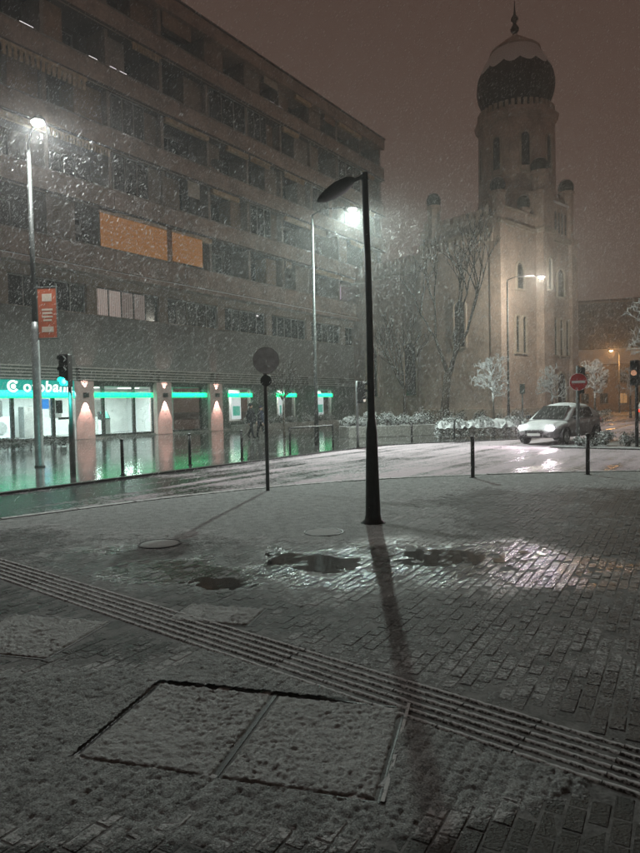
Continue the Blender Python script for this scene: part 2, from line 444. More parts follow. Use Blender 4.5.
# ---- what lies on the plaza: cover (0 bare .. 1 thick snow) and wetness
HATCH = [  # centre, half width along x', half length along y', angle
    dict(c=(-.40, 3.27), hw=1.0, hl=1.0)]
def ell(x, y, cx, cy_, rx, ry, rot=0.):
    dx, dy = x - cx, y - cy_; c, s = math.cos(rot), math.sin(rot)
    return np.sqrt(((dx * c + dy * s) / rx) ** 2 + ((-dx * s + dy * c) / ry) ** 2)
def plaza_maps(x, y):
    x = np.asarray(x, float); y = np.asarray(y, float)
    s = x * SU[0] + y * SU[1]
    lump = fbm(x, y, 1.3, 3); l2 = fbm(x + 9, y - 4, 4.5, 3)
    cover = np.full_like(x, .34)
    cover = np.where(s < 3.2, .93 - .66 * sstep(-.6, -1.2, x) * sstep(3.75, 4.2, y), cover)                                      # this side of the ribbed strip
    cover = cover - .10 * sstep(.0, -1.2, x) * sstep(6.2, 5.0, y)               # round the left hatches
    cover = cover + .10 * sstep(1.2, -.2, x) * sstep(5.2, 4.2, y)
    far = sstep(7.0, 8.6, y + .35 * x)
    cover = cover * (1 - far) + far * (.78 - .52 * sstep(-.2, 3.0, x) * sstep(14.2, 10.5, y))
    pud = np.clip(1.1 - ell(x, y, 1.15, 6.75, 1.15, .42, -.10) + (lump - .5) * 1.5, 0, 1)
    pud = np.maximum(pud, np.clip(1.1 - ell(x, y, -.15, 6.75, .75, .36, -.35) + (lump - .5) * 1.5, 0, 1))
    pud = np.maximum(pud, np.clip(1.0 - ell(x, y, -1.0, 5.95, .55, .22, -.3) + (lump - .5) * 1.3, 0, 1))
    pud = sstep(.25, .5, pud + (l2 - .5) * 1.1 * (pud > .02) + (fbm(x + 4, y + 2, 11., 2) - .5) * .5 * (pud > .02))
    wet = np.clip(1.35 - ell(x, y, .95, 6.5, 2.3, 1.15, -.15) + (lump - .5) * 1.5, 0, 1)
    wet = np.maximum(wet, np.clip(1.25 - ell(x, y, -1.65, 6.5, 1.5, .95, -.55) + (lump - .5) * 1.4, 0, 1))
    wet = np.maximum(wet, np.clip(1.2 - ell(x, y, 2.1, 5.75, .9, .42, -.3) + (lump - .5) * 1.2, 0, 1))
    wet = np.maximum(sstep(.15, .75, wet), pud)
    cover = cover * (1 - .30 * wet) * (1 - pud)
    cover = cover - .42 * sstep(2.8, 2.35, y)  # snow thinned to darken the near edge, standing in for overhang shade
    edge = 2.30 + .36 * np.maximum(0, x - .25) + (l2 - .5) * .22 + (lump - .5) * .2   # the overhang behind keeps this strip clear
    clear = sstep(edge - .02, edge + .10, y)
    cover = cover * clear
    cover = cover + ((lump - .5) * .35 + (l2 - .5) * .22) * clear * (1 - pud)
    return np.clip(cover, 0, 1.1), wet, pud

# ---- hatches in the paving
HA = R(15.)
HX = np.array([math.cos(HA), -math.sin(HA)]); HY = np.array([math.sin(HA), math.cos(HA)])
hatches = [((-.75, 3.295), .74, .86, 'square steel hatch under snow with its near left corner out of line, shared frame'),
           ((-.035, 3.10), .74, .86, 'square snow covered hatch framed on its right by a bright rail'),
           ((-2.18, 4.68), .90, .78, 'wide snow covered hatch left of the ribbed paving strip'),
           ((-.85, 5.05), .70, .44, 'small oblong snow covered hatch overlapping the far edge of the ribbed strip')]
def in_hatch(x, y, pad=.0):
    r = np.zeros(np.shape(x), bool)
    for c, w_, l_, _ in hatches:
        a = (x - c[0]) * HX[0] + (y - c[1]) * HX[1]; d = (x - c[0]) * HY[0] + (y - c[1]) * HY[1]
        r |= (np.abs(a) < w_ / 2 + pad) & (np.abs(d) < l_ / 2 + pad)
    return r
# ribbed strip in plaza grid: centre line from street side to the right
SC = (2.80, 3.25)                                           # between these values along PU
def in_strip(x, y, pad=0.):
    s = x * SU[0] + y * SU[1]; return (s > SC[0] - pad) & (s < SC[1] + pad)

# ---- pavers 10 x 20 cm in running bond
def paver_mesh(cx, cy_, hx, hy, z, tone):
    ch = .006; v = []
    for (ex, ey, ez) in ((hx, hy, -.05), (hx, hy, z - ch), (hx - ch, hy - ch, z)):
        for sx_, sy_ in ((-1, -1), (1, -1), (1, 1), (-1, 1)):
            a = sx_ * ex; d = sy_ * ey
            v.append((cx + a * PN[0] + d * PU[0], cy_ + a * PN[1] + d * PU[1], ez + (a * tone[1] + d * tone[2])))
    f = []
    for k in (0, 4):
        for i in range(4): f.append((k + i, k + (i + 1) % 4, k + 4 + (i + 1) % 4, k + 4 + i))
    f.append((8, 9, 10, 11))
    return v, f
rnd = random.Random(5)
pav = []
PW, PL = .082, .164
for i in range(-190, 190):
    for j in range(-20, 110):
        a = (i + .5) * PW; d = (j + .5) * PL + (PL / 2 if i % 2 else 0)
        x = a * PN[0] + d * PU[0]; y = a * PN[1] + d * PU[1]
        if y < 2.1 or abs(x) > .56 * y + .5 or y > kerb_y(x) - .16: continue
        if in_strip(x, y, .06) or in_hatch(x, y, .02): continue
        pav.append((x, y))
pav = np.array(pav)
cov, wt, pd = plaza_maps(pav[:, 0], pav[:, 1])
size = np.where(cov < .80, 1., .15) / pav[:, 1] ** 2                       # show largest where the snow leaves them bare
vis = np.abs(pav[:, 0]) < .5 * pav[:, 1]
single = set(np.argsort(-(size * vis))[:300].tolist())
def attrs(me, xs, ys, tones):
    c, w_, p_ = plaza_maps(xs, ys)
    for nm, val in (('snow', c), ('wet', w_), ('tone', tones)):
        at = me.attributes.new(nm, 'FLOAT', 'POINT'); at.data.foreach_set('value', np.asarray(val, np.float32))
big_v, big_f, big_t = [], [], []
for k, (x, y) in enumerate(pav):
    tn = (rnd.random(), rnd.uniform(-.02, .02), rnd.uniform(-.015, .015))
    v, f = paver_mesh(x, y, PW / 2 - .0018, PL / 2 - .0018, rnd.uniform(-.003, .002), tn)
    if k in single:
        me = bpy.data.meshes.new('paver'); me.from_pydata(v, [], f); me.update()
        attrs(me, np.array([p[0] for p in v]), np.array([p[1] for p in v]), np.full(12, tn[0]))
        obj('paver', me, 'paver', plaza)
    else:
        o_ = len(big_v); big_v += v; big_f += [tuple(o_ + i for i in q) for q in f]; big_t += [tn[0]] * 12
me = bpy.data.meshes.new('far_pavers'); me.from_pydata(big_v, [], big_f); me.update()
bv = np.array(big_v); attrs(me, bv[:, 0], bv[:, 1], np.array(big_t))
o = obj('paver_field', me, 'paver', plaza); o['kind'] = 'stuff'

# ---- snow lying on the plaza: a real relief, absent where it has melted
def snow_height(x, y):
    c, w_, p_ = plaza_maps(x, y)
    a = (x * PN[0] + y * PN[1]) / PW; d = (x * PU[0] + y * PU[1]) / PL - np.where(np.floor(a).astype(int) % 2 != 0, .5, 0)
    ja = np.abs(a - np.round(a)) * PW; jd = np.abs(d - np.round(d)) * PL
    joint = np.exp(-(np.minimum(ja, jd) / .011) ** 2)
    lum = fbm(x, y, 70., 2); lum2 = fbm(x - 3, y + 8, 8., 2); lum3 = fbm(x + 2, y - 6, 24., 2); amp = .75 + .5 * fbm(x + 31, y + 12, 2.6, 2)
    h = (c - .62) * .030 + .004 + (lum - .5) * .012 * amp + (lum3 - .5) * .007 * amp + (lum2 - .5) * .008 - joint * .0055
    return h - .03 * p_
def heightfield(x0, x1, y0, y1, step, keep, hfun):
    nx = int((x1 - x0) / step); ny = int((y1 - y0) / step)
    xs = np.linspace(x0, x1, nx + 1); ys = np.linspace(y0, y1, ny + 1)
    X, Y = np.meshgrid(xs, ys); Z = hfun(X, Y)
    K = keep(X, Y, Z)
    cell = K[:-1, :-1] | K[1:, :-1] | K[:-1, 1:] | K[1:, 1:]
    idx = np.arange((nx + 1) * (ny + 1)).reshape(ny + 1, nx + 1)
    q = np.stack([idx[:-1, :-1], idx[:-1, 1:], idx[1:, 1:], idx[1:, :-1]], -1)[cell]
    used = np.unique(q); rm = np.zeros(idx.size, int); rm[used] = np.arange(len(used))
    return np.stack([X.ravel(), Y.ravel(), Z.ravel()], -1)[used], rm[q]
def quadmesh(name, parts, m):
    vs = []; qs = []; o_ = 0
    for v, q in parts: vs.append(v); qs.append(q + o_); o_ += len(v)
    v = np.concatenate(vs); q = np.concatenate(qs)
    me = bpy.data.meshes.new(name); me.vertices.add(len(v)); me.vertices.foreach_set('co', v.astype(np.float32).ravel())
    me.loops.add(q.size); me.loops.foreach_set('vertex_index', q.astype(np.int32).ravel())
    me.polygons.add(len(q)); me.polygons.foreach_set('loop_start', np.arange(0, q.size, 4, dtype=np.int32))
    me.polygons.foreach_set('use_smooth', np.ones(len(q), bool))
    me.update(calc_edges=True); me.validate()
    return me
def keep(X, Y, Z):
    return (Z > -.006) & ~in_strip(X, Y, .0) & ~in_hatch(X, Y, .012) & (Y < kerb_y(X) - .14) & (np.abs(X) < .56 * Y + .5)
me = quadmesh('snow_cover', [heightfield(-2.9, 2.9, 2.1, 4.6, .009, keep, snow_height), heightfield(-3.6, 3.6, 4.6, 5.8, .0125, keep, snow_height), heightfield(-8.2, 9., 5.8, 14.6, .03, keep, snow_height)], 'snow_sheet')
co3 = np.empty(len(me.vertices) * 3, np.float32); me.vertices.foreach_get('co', co3); co3 = co3.reshape(-1, 3)
at = me.attributes.new('wet', 'FLOAT', 'POINT'); at.data.foreach_set('value', plaza_maps(co3[:, 0], co3[:, 1])[1].astype(np.float32))
o = obj('snow_cover', me, 'snow_sheet'); o['kind'] = 'stuff'; o['label'] = 'thin lumpy fresh snow lying over the plaza paving'

# ---- melt water standing in the hollows
m, nt, b = nodes('melt_water')
b.inputs['Base Color'].default_value = (.012, .012, .012, 1); b.inputs['Roughness'].default_value = .06; b.inputs['IOR'].default_value = 1.33
bump(nt, noise(nt, 22, 3, .6, worldpos(nt)), .25, .003, b)
me = quadmesh('puddle', [heightfield(-3.2, 3.6, 5.2, 8.2, .03, lambda A, C, Z: plaza_maps(A, C)[2] > .45, lambda A, C: np.full_like(A, .0012))], 'melt_water')
struct(obj('puddle', me, 'melt_water'))['label'] = 'dark shallow melt water puddle round the foot of the dark lamp post'

# ---- ribbed tactile strip, tile by tile
strip = struct(bpy.data.objects.new('tactile_strip', None)); COL.objects.link(strip)
snowy('rib', (.045, .045, .043), .6, .66, .3, 60, .6)
rr = random.Random(3)
k = -14
for k in range(-70, 40):
    a0 = k * .4
    mid = (a0 + .2) * SN_ + .5 * (SC[0] + SC[1]) * SU
    if mid[1] < 1.9 or abs(mid[0]) > .56 * mid[1] + .6 or mid[1] > kerb_y(mid[0]) - .3: continue
    def W(a, s, z): p = a * SN_ + s * SU; return (p[0], p[1], z)
    v = []; f = []
    def q8(a0, a1, s0, s1, z0, z1, ins):
        b_ = len(v)
        v.extend([W(a0, s0, z0), W(a1, s0, z0), W(a1, s1, z0), W(a0, s1, z0), W(a0 + ins * .4, s0 + ins, z1), W(a1 - ins * .4, s0 + ins, z1), W(a1 - ins * .4, s1 - ins, z1), W(a0 + ins * .4, s1 - ins, z1)])
        f.extend([tuple(b_ + i for i in t) for t in ((4, 5, 6, 7), (0, 1, 5, 4), (1, 2, 6, 5), (2, 3, 7, 6), (3, 0, 4, 7))])
    q8(a0 + .003, a0 + .397, SC[0], SC[1], -.05, -.012, .002)
    dz = rr.uniform(-.002, .002)
    for t in range(6):
        s0 = SC[0] + .016 + t * .073
        b_ = len(v); nst = 19
        for g_ in range(nst):                                # snow lies unevenly along each rib
            e0 = a0 + .003 + g_ * .394 / (nst - 1); j0, j1, jz = rr.uniform(-.0015, .0015), rr.uniform(-.002, .002), rr.uniform(-.0022, .0022) + dz
            v.extend([W(e0, s0 - .004 + j0, -.013), W(e0, s0 + .008 + j0, .004 + jz), W(e0, s0 + .022, .010 + jz), W(e0, s0 + .036 + j1, .004 + jz), W(e0, s0 + .048 + j1, -.013)])
        for g_ in range(nst - 1):
            for i in range(4): f.append((b_ + g_ * 5 + i, b_ + g_ * 5 + 5 + i, b_ + g_ * 5 + 6 + i, b_ + g_ * 5 + 1 + i))
    me = bpy.data.meshes.new('tactile_tile'); me.from_pydata(v, [], f); me.polygons.foreach_set('use_smooth', [True] * len(f)); me.update()
    obj('tactile_tile', me, 'rib', strip)

# ---- hatch things
labels_h = ['snowy square hatch sharing a frame with the one bordered by a raised rail',
            'snowy square hatch with a raised steel rail along one side',
            'wide snow covered hatch between pavers left of the ribbed strip',
            'small oblong snowy hatch reaching over the ribbed strip']
mat('hatch_steel', (.05, .05, .05), .5, .5, .3, 6, 50, .003)
for hi, (c, w_, l_, _) in enumerate(hatches):
    t = thing('utility_hatch', labels_h[hi], 'hatch', (c[0], c[1], 0), -HA, 'hatches in the plaza')
    fr = MB(); hw, hl = w_ / 2, l_ / 2; e = .009
    fr.box(-hw, hw, -hl, -hl + e, -.04, .001); fr.box(-hw, hw, hl - e, hl, -.04, .001)
    fr.box(-hw, -hw + e, -hl + e, hl - e, -.04, .001); fr.box(hw - e, hw, -hl + e, hl - e, -.04, .001)
    fr.build('frame', 'hatch_steel', t)
    B('cover', 'hatch_steel', t, -hw + e + .006, hw - e - .006, -hl + e + .006, hl - e - .006, -.04, -.008)
    if hi == 1: B('rail', 'rib', t, hw + .004, hw + .024, -hl, hl + .04, -.04, .010, .003)
    def hh(X, Y, c=c, hw=hw, hl=hl):
        wx = c[0] + X * HX[0] + Y * HY[0]; wy = c[1] + X * HX[1] + Y * HY[1]
        ed = np.minimum(hw - e - np.abs(X), hl - e - np.abs(Y))
        rag = (fbm(wx, wy, 14, 2) - .5) * .03
        h = -.02 + .027 * sstep(.001 + rag * .4, .024 + rag * .4, ed) + ((fbm(wx, wy, 70, 2) - .5) * .017 + (fbm(wx, wy, 24, 2) - .5) * .009) * (.75 + .5 * fbm(wx + 31, wy + 12, 2.6, 2)) + (fbm(wx, wy, 8, 2) - .5) * .007
        return h
    me = quadmesh('snow', [heightfield(-hw + e, hw - e, -hl + e, hl - e, .009, lambda X, Y, Z: X > -9, hh)], 'snow_sheet')
    obj('snow', me, 'snow_thick', t)
# round manholes
for (x, y, lab) in ((-1.98, 7.74, 'round manhole cover in the snow between the round sign post and the ribbed strip'), (.02, 8.25, 'round manhole cover beside the foot of the dark lamp post'), (-.75, 8.0, None)):
    if lab is None: continue
    t = thing('manhole_cover', lab, 'manhole', (x, y, .004), .3, 'round manholes in the plaza')
    MB().lathe([(.26, -.03), (.26, .006), (.24, .006), (.24, -.004)], 36).build('ring', 'hatch_steel', t)
    mb = MB().lathe([(.232, -.03), (.232, .002), (.20, .006), (.10, .008), (.001, .008)], 36); mb.build('lid', 'snow_thick', t, True)

# ================================================================== APARTMENT BLOCK WITH THE BANK
rb = random.Random(21)
S0 = 8.0; LEN = 56.8 - S0
foot = -31.5 * NN + S0 * U
bank = thing('apartment_block', 'long dark apartment block with balcony bands above a lit green bank front', 'building', (foot[0], foot[1], 0), PI / 2 - TH)
def X(s): return s - S0
BK = bank
# masses
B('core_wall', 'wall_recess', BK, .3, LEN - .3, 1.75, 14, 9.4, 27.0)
B('end_wall', 'wall_pale', BK, LEN - .3, LEN, .10, 14, 9.62, 26.9)
B('end_wall', 'wall_pale', BK, 0, .3, .10, 14, 9.62, 26.9)
B('podium_wall', 'wall_grey', BK, 0, LEN, .10, 14, 4.02, 7.08)
B('podium_core', 'wall_grey', BK, .2, LEN - .2, .62, 13.8, 7.08, 9.3)
B('fascia', 'wall_beige', BK, 0, LEN, .12, 14, 8.78, 9.28)
co_ = B('cornice', 'parapet', BK, -.2, LEN + .2, -.62, 13.9, 9.28, 9.56, .03)
MB().box(-.15, LEN + .15, -.58, -.31, 9.56, 9.61).build('snow', 'snow_plain', co_)
B('roof_fascia', 'parapet', BK, -.15, LEN + .15, -.32, 14.1, 26.9, 27.85, .03)
B('roof_coping', 'soffit', BK, -.2, LEN + .2, -.4, 14.2, 27.85, 27.97)
tops = [10.9, 14.4, 17.9, 21.4, 24.9]; bots = [9.62, 13.22, 16.75, 20.2, 23.75]
ceil_ = [13.22, 16.75, 20.2, 23.75, 26.9]
for f_ in range(5):
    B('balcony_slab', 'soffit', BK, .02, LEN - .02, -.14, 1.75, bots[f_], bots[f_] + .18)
    pieces = 9; wdt = LEN / pieces
    for q in range(pieces):                                   # parapet panels with open joints
        p = B('parapet_panel', 'parapet', BK, q * wdt + .012, (q + 1) * wdt - .012, -.30, -.15, bots[f_] - .02, tops[f_])
    B('parapet_cap', 'wall_pale', BK, .01, LEN - .01, -.36, -.10, tops[f_], tops[f_] + .06)
    B('ledge', 'soffit', BK, .0, LEN, -.36, -.302, bots[f_] - .04, bots[f_] + .08)
# bays
def window(parent, x0, x1, y, z0, z1, glass, n=2, fm='frame_dark', transom=False):
    fr = MB(); e = .055
    fr.box(x0, x1, y - .05, y + .03, z0, z0 + e); fr.box(x0, x1, y - .05, y + .03, z1 - e, z1)
    fr.box(x0, x0 + e, y - .05, y + .03, z0 + e, z1 - e); fr.box(x1 - e, x1, y - .05, y + .03, z0 + e, z1 - e)
    wd = (x1 - x0) / n
    for i in range(1, n): fr.box(x0 + wd * i - e / 2, x0 + wd * i + e / 2, y - .045, y + .03, z0 + e, z1 - e)
    o = fr.build('window', fm, parent)
    for i in range(n):
        g = glass[i] if isinstance(glass, (list, tuple)) else glass
        B('pane', g, o, x0 + wd * i + e / 2 + .002, x0 + wd * (i + 1) - e / 2 - .002, y + .0, y + .02, z0 + e + .002, z1 - e - .002)
    return o
nb = 12; bw = LEN / nb
for f_ in range(5):
    zt, zc = tops[f_], ceil_[f_]
    fl = bots[f_] + .18
    for i in range(nb):
        x0 = i * bw
        if i: B('partition_wall', 'wall_pale', BK, x0 - .11, x0 + .11, .0, 1.75, fl, zc)
        r = rb.random()
        # closed-in part of the bay
        if r < .55:
            side = rb.choice((0, 1)); wI = rb.uniform(1.1, 1.9)
            a0 = x0 + .12 if side == 0 else x0 + bw - .12 - wI
            B('infill_panel', rb.choice(('wall_infill', 'wall_pale', 'wall_beige')), BK, a0, a0 + wI, rb.uniform(.2, .7), 1.75, fl, zc)
            o0, o1 = (a0 + wI, x0 + bw - .12) if side == 0 else (x0 + .12, a0)
        else:
            o0, o1 = x0 + .12, x0 + bw - .12
        gl = rb.choice(('glass_dark', 'glass_dark', 'glass_mid'))
        ww = min(1.7, (o1 - o0) * .55)
        wx = o0 + .15
        window(BK, wx, wx + ww, 1.69, fl + .85, zc - .35, gl, 2, rb.choice(('frame_pale', 'frame_dark', 'frame_pale')))
        if o1 - wx - ww > 1.0:
            window(BK, wx + ww + .12, wx + ww + .92, 1.69, fl + .02, zc - .35, gl, 1, rb.choice(('frame_pale', 'frame_dark')))
        r = rb.random()
        if r < .10:                                           # glazed-in balcony
            window(BK, o0 + .02, o1 - .02, .0, zt + .08, zc - .04, rb.choice(('glass_dark', 'glass_mid')), 3, 'frame_pale')
        elif r < .20:
            a = B('air_conditioner', 'frame_pale', BK, o0 + .3, o0 + 1.1, 1.3, 1.6, zt + .95, zt + 1.5, .03)
            MB().disc((o0 + .62, 1.295, zt + 1.22), (0, 1, 0), .2, .02, 16).build('fan_grille', 'frame_dark', a)
        elif r < .50 and f_ > 0:                              # a rolled awning or lath fringe under the slab
            n_ = int((o1 - o0) / .19); mb = MB()
            mb.box(o0, o1, -.30, -.14, zc - .12, zc - .04)
            for q in range(n_): mb.box(o0 + q * .19 + .02, o0 + q * .19 + .12, -.28, -.20, zc - .46, zc - .12)
            mb.build('lath_fringe', 'lath', BK)
        elif r < .68:
            B('awning_box', 'lath', BK, o0, o1, -.28, .0, zc - .38, zc - .05, .03)
        elif r < .80:
            B('roller_blind', rb.choice(('blind_pale', 'wall_infill')), BK, o0 + .1, o0 + .1 + (o1 - o0) * rb.uniform(.4, .9), -.08, -.05, zc - rb.uniform(.5, 1.1), zc - .03)
# the lath fringe over the leftmost balconies and the orange blinds
mb = MB(); mb.box(X(14.6), X(22.6), -.42, -.25, 19.98, 20.14)
for q in range(26): mb.box(X(14.7) + q * .305, X(14.7) + q * .305 + .17, -.40, -.30, 19.45, 19.98)
mb.build('lath_fringe', 'lath', BK)
for (a, c, zb) in ((23.15, 28.1, 10.98), (28.55, 31.2, 11.05)):
    B('orange_blind', 'blind_orange', BK, X(a), X(c), -.41, -.38, zb, 12.88)['label'] = 'orange fabric balcony blind drawn down'
    B('blind_roller', 'lath', BK, X(a), X(c), -.43, -.25, 12.90, 13.04, .02)
for (s, z, ln) in ((18.9, 21.42, .75), (23.0, 21.42, .55), (24.4, 21.42, .45), (25.1, 21.42, .5), (39.2, 24.92, .5), (40.3, 24.92, .5)):
    B('light_slot', 'lamp_slot', BK, X(s), X(s) + ln, -.09, -.07, z + .13, z + .25)
d_ = MB().lathe([(.02, 0), (.30, .05), (.44, .13), (.45, .14)], 24, cap=False).build('satellite_dish', 'pale_metal', BK, True)
d_.location = (X(32.6), -.55, 18.2); d_.rotation_euler = (R(70), 0, R(-30))
a_ = B('pink_window', 'window_violet', BK, X(50.4), X(50.62), 1.55, 1.58, 11.6, 12.9); B('pink_window', 'window_violet', BK, X(50.8), X(51.3), 1.55, 1.58, 11.6, 12.9)
B('lit_window', 'window_lit', BK, X(17.0), X(17.5), -.06, -.04, 15.2, 16.9)
# first-floor ribbon of office windows
for k in range(-3, 7):
    a = 23.2 + k * 5.3; c = a + 4.6
    a = max(a, S0 + .3); c = min(c, 56.3)
    if c - a < .8: continue
    n_ = max(2, round((c - a) / .92))
    if k == 0: gl = ['window_lit', 'window_lit', 'window_dim', 'window_dim', 'glass_mid']
    else: gl = [rb.choice(('glass_dark', 'glass_dark', 'glass_mid')) for _ in range(n_)]
    window(BK, X(a), X(c), .40, 7.12, 8.76, gl, n_, 'frame_pale' if k != 0 else 'frame_dark')
    B('pier', 'wall_beige', BK, X(c) + .004, X(c) + .69, .14, .6, 7.09, 8.775)
B('sill', 'wall_pale', BK, 0, LEN, .0, .4, 7.08, 7.115)
g_ = B('office_lamp', 'lamp_slot', BK, X(37.55), X(37.75), .36, .39, 8.5, 8.6)

# ground floor
B('plinth', 'concrete', BK, 0, LEN, .1, 1.0, -.1, .10)
def solid(s0, s1, m='dark_green_wall', y0=.15, z0=.1, z1=4.02): return B('shop_wall', m, BK, X(s0), X(s1), y0, y0 + .35, z0, z1)
solid(8, 9); solid(31.4, 33.9); solid(36.4, 39.4); solid(41.9, 45.0); solid(47.2, 51.2); solid(55.9, 56.8)
for (a, c) in ((33.9, 36.4), (39.4, 41.9), (45.0, 47.2)):
    B('shop_wall', 'dark_green_wall', BK, X(a), X(c), .15, .5, .1, .55); B('shop_wall', 'dark_green_wall', BK, X(a), X(c), .15, .5, 3.0, 4.02)
B('shop_header', 'dark_green_wall', BK, X(9), X(31.4), .15, .5, 3.12, 4.02)
# banking hall
B('hall_back_wall', 'interior_white', BK, X(9), X(31.4), 5.0, 5.2, .1, 3.12)
B('hall_floor', 'interior_floor', BK, X(9), X(31.4), .3, 5.0, .06, .11)
B('hall_ceiling', 'interior_white', BK, X(9), X(31.4), .5, 5.0, 3.00, 3.12)
B('hall_side_wall', 'interior_white', BK, X(28.9), X(29.05), .5, 5.0, .11, 3.0)
B('hall_side_wall', 'interior_white', BK, X(9.0), X(9.15), .5, 5.0, .11, 3.0)
for s in (11, 14, 17, 20, 23, 26):
    B('ceiling_light', 'ceiling_light', BK, X(s), X(s) + 1.2, 1.6, 2.2, 2.975, 2.998)
    lightobj('hall_light', 'AREA', (X(s) + .6, 1.9, 2.95), 230, (.84, 1., .98) if s > 18 else (.62, .92, 1.), BK, shape='RECTANGLE', size=1.2, size_y=.6)
m, nt, b = nodes('shop_glass')
gl_ = N(nt, 'ShaderNodeBsdfGlossy'); gl_.inputs['Roughness'].default_value = .05; tr_ = N(nt, 'ShaderNodeBsdfTransparent'); tr_.inputs['Color'].default_value = (.90, .95, .93, 1)
fz = N(nt, 'ShaderNodeFresnel'); fz.inputs['IOR'].default_value = 1.45; ms = N(nt, 'ShaderNodeMixShader')
L(nt, fz.outputs[0], ms.inputs[0]); L(nt, tr_.outputs[0], ms.inputs[1]); L(nt, gl_.outputs[0], ms.inputs[2]); L(nt, ms.outputs[0], nt.nodes['Material Output'].inputs['Surface'])
cuts = [9.0, 11.4, 13.6, 15.8, 17.9, 20.2, 21.5]
def glazing(a, c):
    fr = MB(); fr.box(X(a), X(a) + .09, .16, .30, .1, 3.12); fr.box(X(c) - .09, X(c), .16, .30, .1, 3.12)
    fr.box(X(a) + .09, X(c) - .09, .17, .29, .1, .22); fr.box(X(a) + .09, X(c) - .09, .17, .29, 3.02, 3.12)
    o = fr.build('shop_window', 'frame_dark', BK)
    pane(o, X(a) + .092, X(c) - .092, .225, .222, 3.018)
for a, c in zip(cuts, cuts[1:]): glazing(a, c)
for a, c in ((22.5, 23.4), (23.4, 25.6), (25.6, 27.1)): glazing(a, c)
glazing(28.5, 31.4)
# things standing in the hall
def kiosk(s, y, lab):
    p = bank.matrix_basis @ Vector((X(s), y, .11))
    t = thing('self_service_terminal', lab, 'terminal', p, PI / 2 - TH, 'terminals in the bank')
    B('pedestal', 'interior_white', t, -.28, .28, -.2, .25, 0, .95, .03)
    h = MB().prism([(-.2, .95), (.25, .95), (.25, 1.42), (.1, 1.42)], -.3, .3, 'x').build('head', 'plastic_dark', t)
    MB().prism([(-.185, 1.0), (.085, 1.40), (.075, 1.41), (-.195, 1.01)], -.24, .24, 'x').build('screen', 'poster_green', h)
bpy.context.view_layer.update()
bank.matrix_basis = Matrix.Translation(bank.location) @ Matrix.Rotation(PI / 2 - TH, 4, 'Z')
kiosk(22.95, 1.2, 'white bank terminal with dark screen beside the pink column'); kiosk(24.5, 1.6, 'white bank terminal with tilted screen in the middle of the glazing')
B('counter', 'interior_white', BK, X(18.3), X(19.6), 3.2, 3.9, .11, 1.35, .04)
MB().disc((X(18.9), 3.17, .75), (0, 1, 0), .34, .04, 28).build('counter_emblem', 'louvre', BK)
B('wall_cabinet', 'frame_pale', BK, X(20.4), X(21.3), 3.4, 4.0, .11, 1.9, .03)
B('notice_board', 'glass_mid', BK, X(20.5), X(20.9), .40, .42, 1.5, 2.2); B('door_handle', 'plastic_dark', BK, X(20.6), X(21.3), .33, .36, 1.15, 1.28)
for q, s_ in enumerate((10.2, 12.4, 15.2, 17.2, 19.2, 23.0, 24.6, 26.2)):
    B('wall_poster', 'poster_green' if q % 3 == 0 else 'frame_pale', BK, X(s_), X(s_) + .8, 4.96, 4.99, 1.2, 2.3)
for s_ in (10.5, 13.0, 16.0):
    B('desk', 'interior_floor', BK, X(s_), X(s_) + 1.5, 2.6, 3.3, .82, .88, .01); B('desk_side', 'frame_pale', BK, X(s_), X(s_) + .06, 2.65, 3.25, .11, .82); B('desk_side', 'frame_pale', BK, X(s_) + 1.44, X(s_) + 1.5, 2.65, 3.25, .11, .82); B('monitor', 'plastic_dark', BK, X(s_) + .5, X(s_) + 1.0, 2.9, 2.95, .95, 1.3, .01)
B('hall_stripe', 'poster_green', BK, X(9.2), X(28.8), 4.95, 4.99, 2.5, 2.62)
B('screen', 'screen_blue', BK, X(19.55), X(20.1), .42, .46, 1.75, 2.28)
# lit display windows
for (a, c, pa, pc) in ((33.9, 36.4, 34.6, 35.6), (39.4, 41.9, 40.1, 40.55), (45.0, 47.2, 45.4, 46.4)):
    fr = MB(); fr.box(X(a), X(a) + .08, .12, .26, .56, 2.98); fr.box(X(c) - .08, X(c), .12, .26, .56, 2.98); fr.box(X(a) + .08, X(c) - .08, .13, .25, .56, .64); fr.box(X(a) + .08, X(c) - .08, .13, .25, 2.90, 2.98)
    o = fr.build('display_window', 'frame_pale', BK)
    pane(o, X(a) + .082, X(c) - .082, .185, .642, 2.898)
    B('display_back', 'interior_white', o, X(a), X(c), 1.25, 1.3, .5, 3.0)
    B('display_floor', 'interior_white', o, X(a), X(c), .5, 1.25, .5, .55); B('display_ceiling', 'interior_white', o, X(a), X(c), .5, 1.25, 2.96, 3.0)
    B('poster', 'poster_lit', o, X(pa), X(pc), .45, .48, .75, 2.35)
    B('poster_picture', 'poster_green', o, X(pa) + .12, X(pc) - .12, .44, .45, 1.0, 1.7)
    lightobj('display_light', 'AREA', (X((a + c) / 2), .85, 2.93), 60, (1., .93, .88), BK, shape='RECTANGLE', size=2.0, size_y=.3)
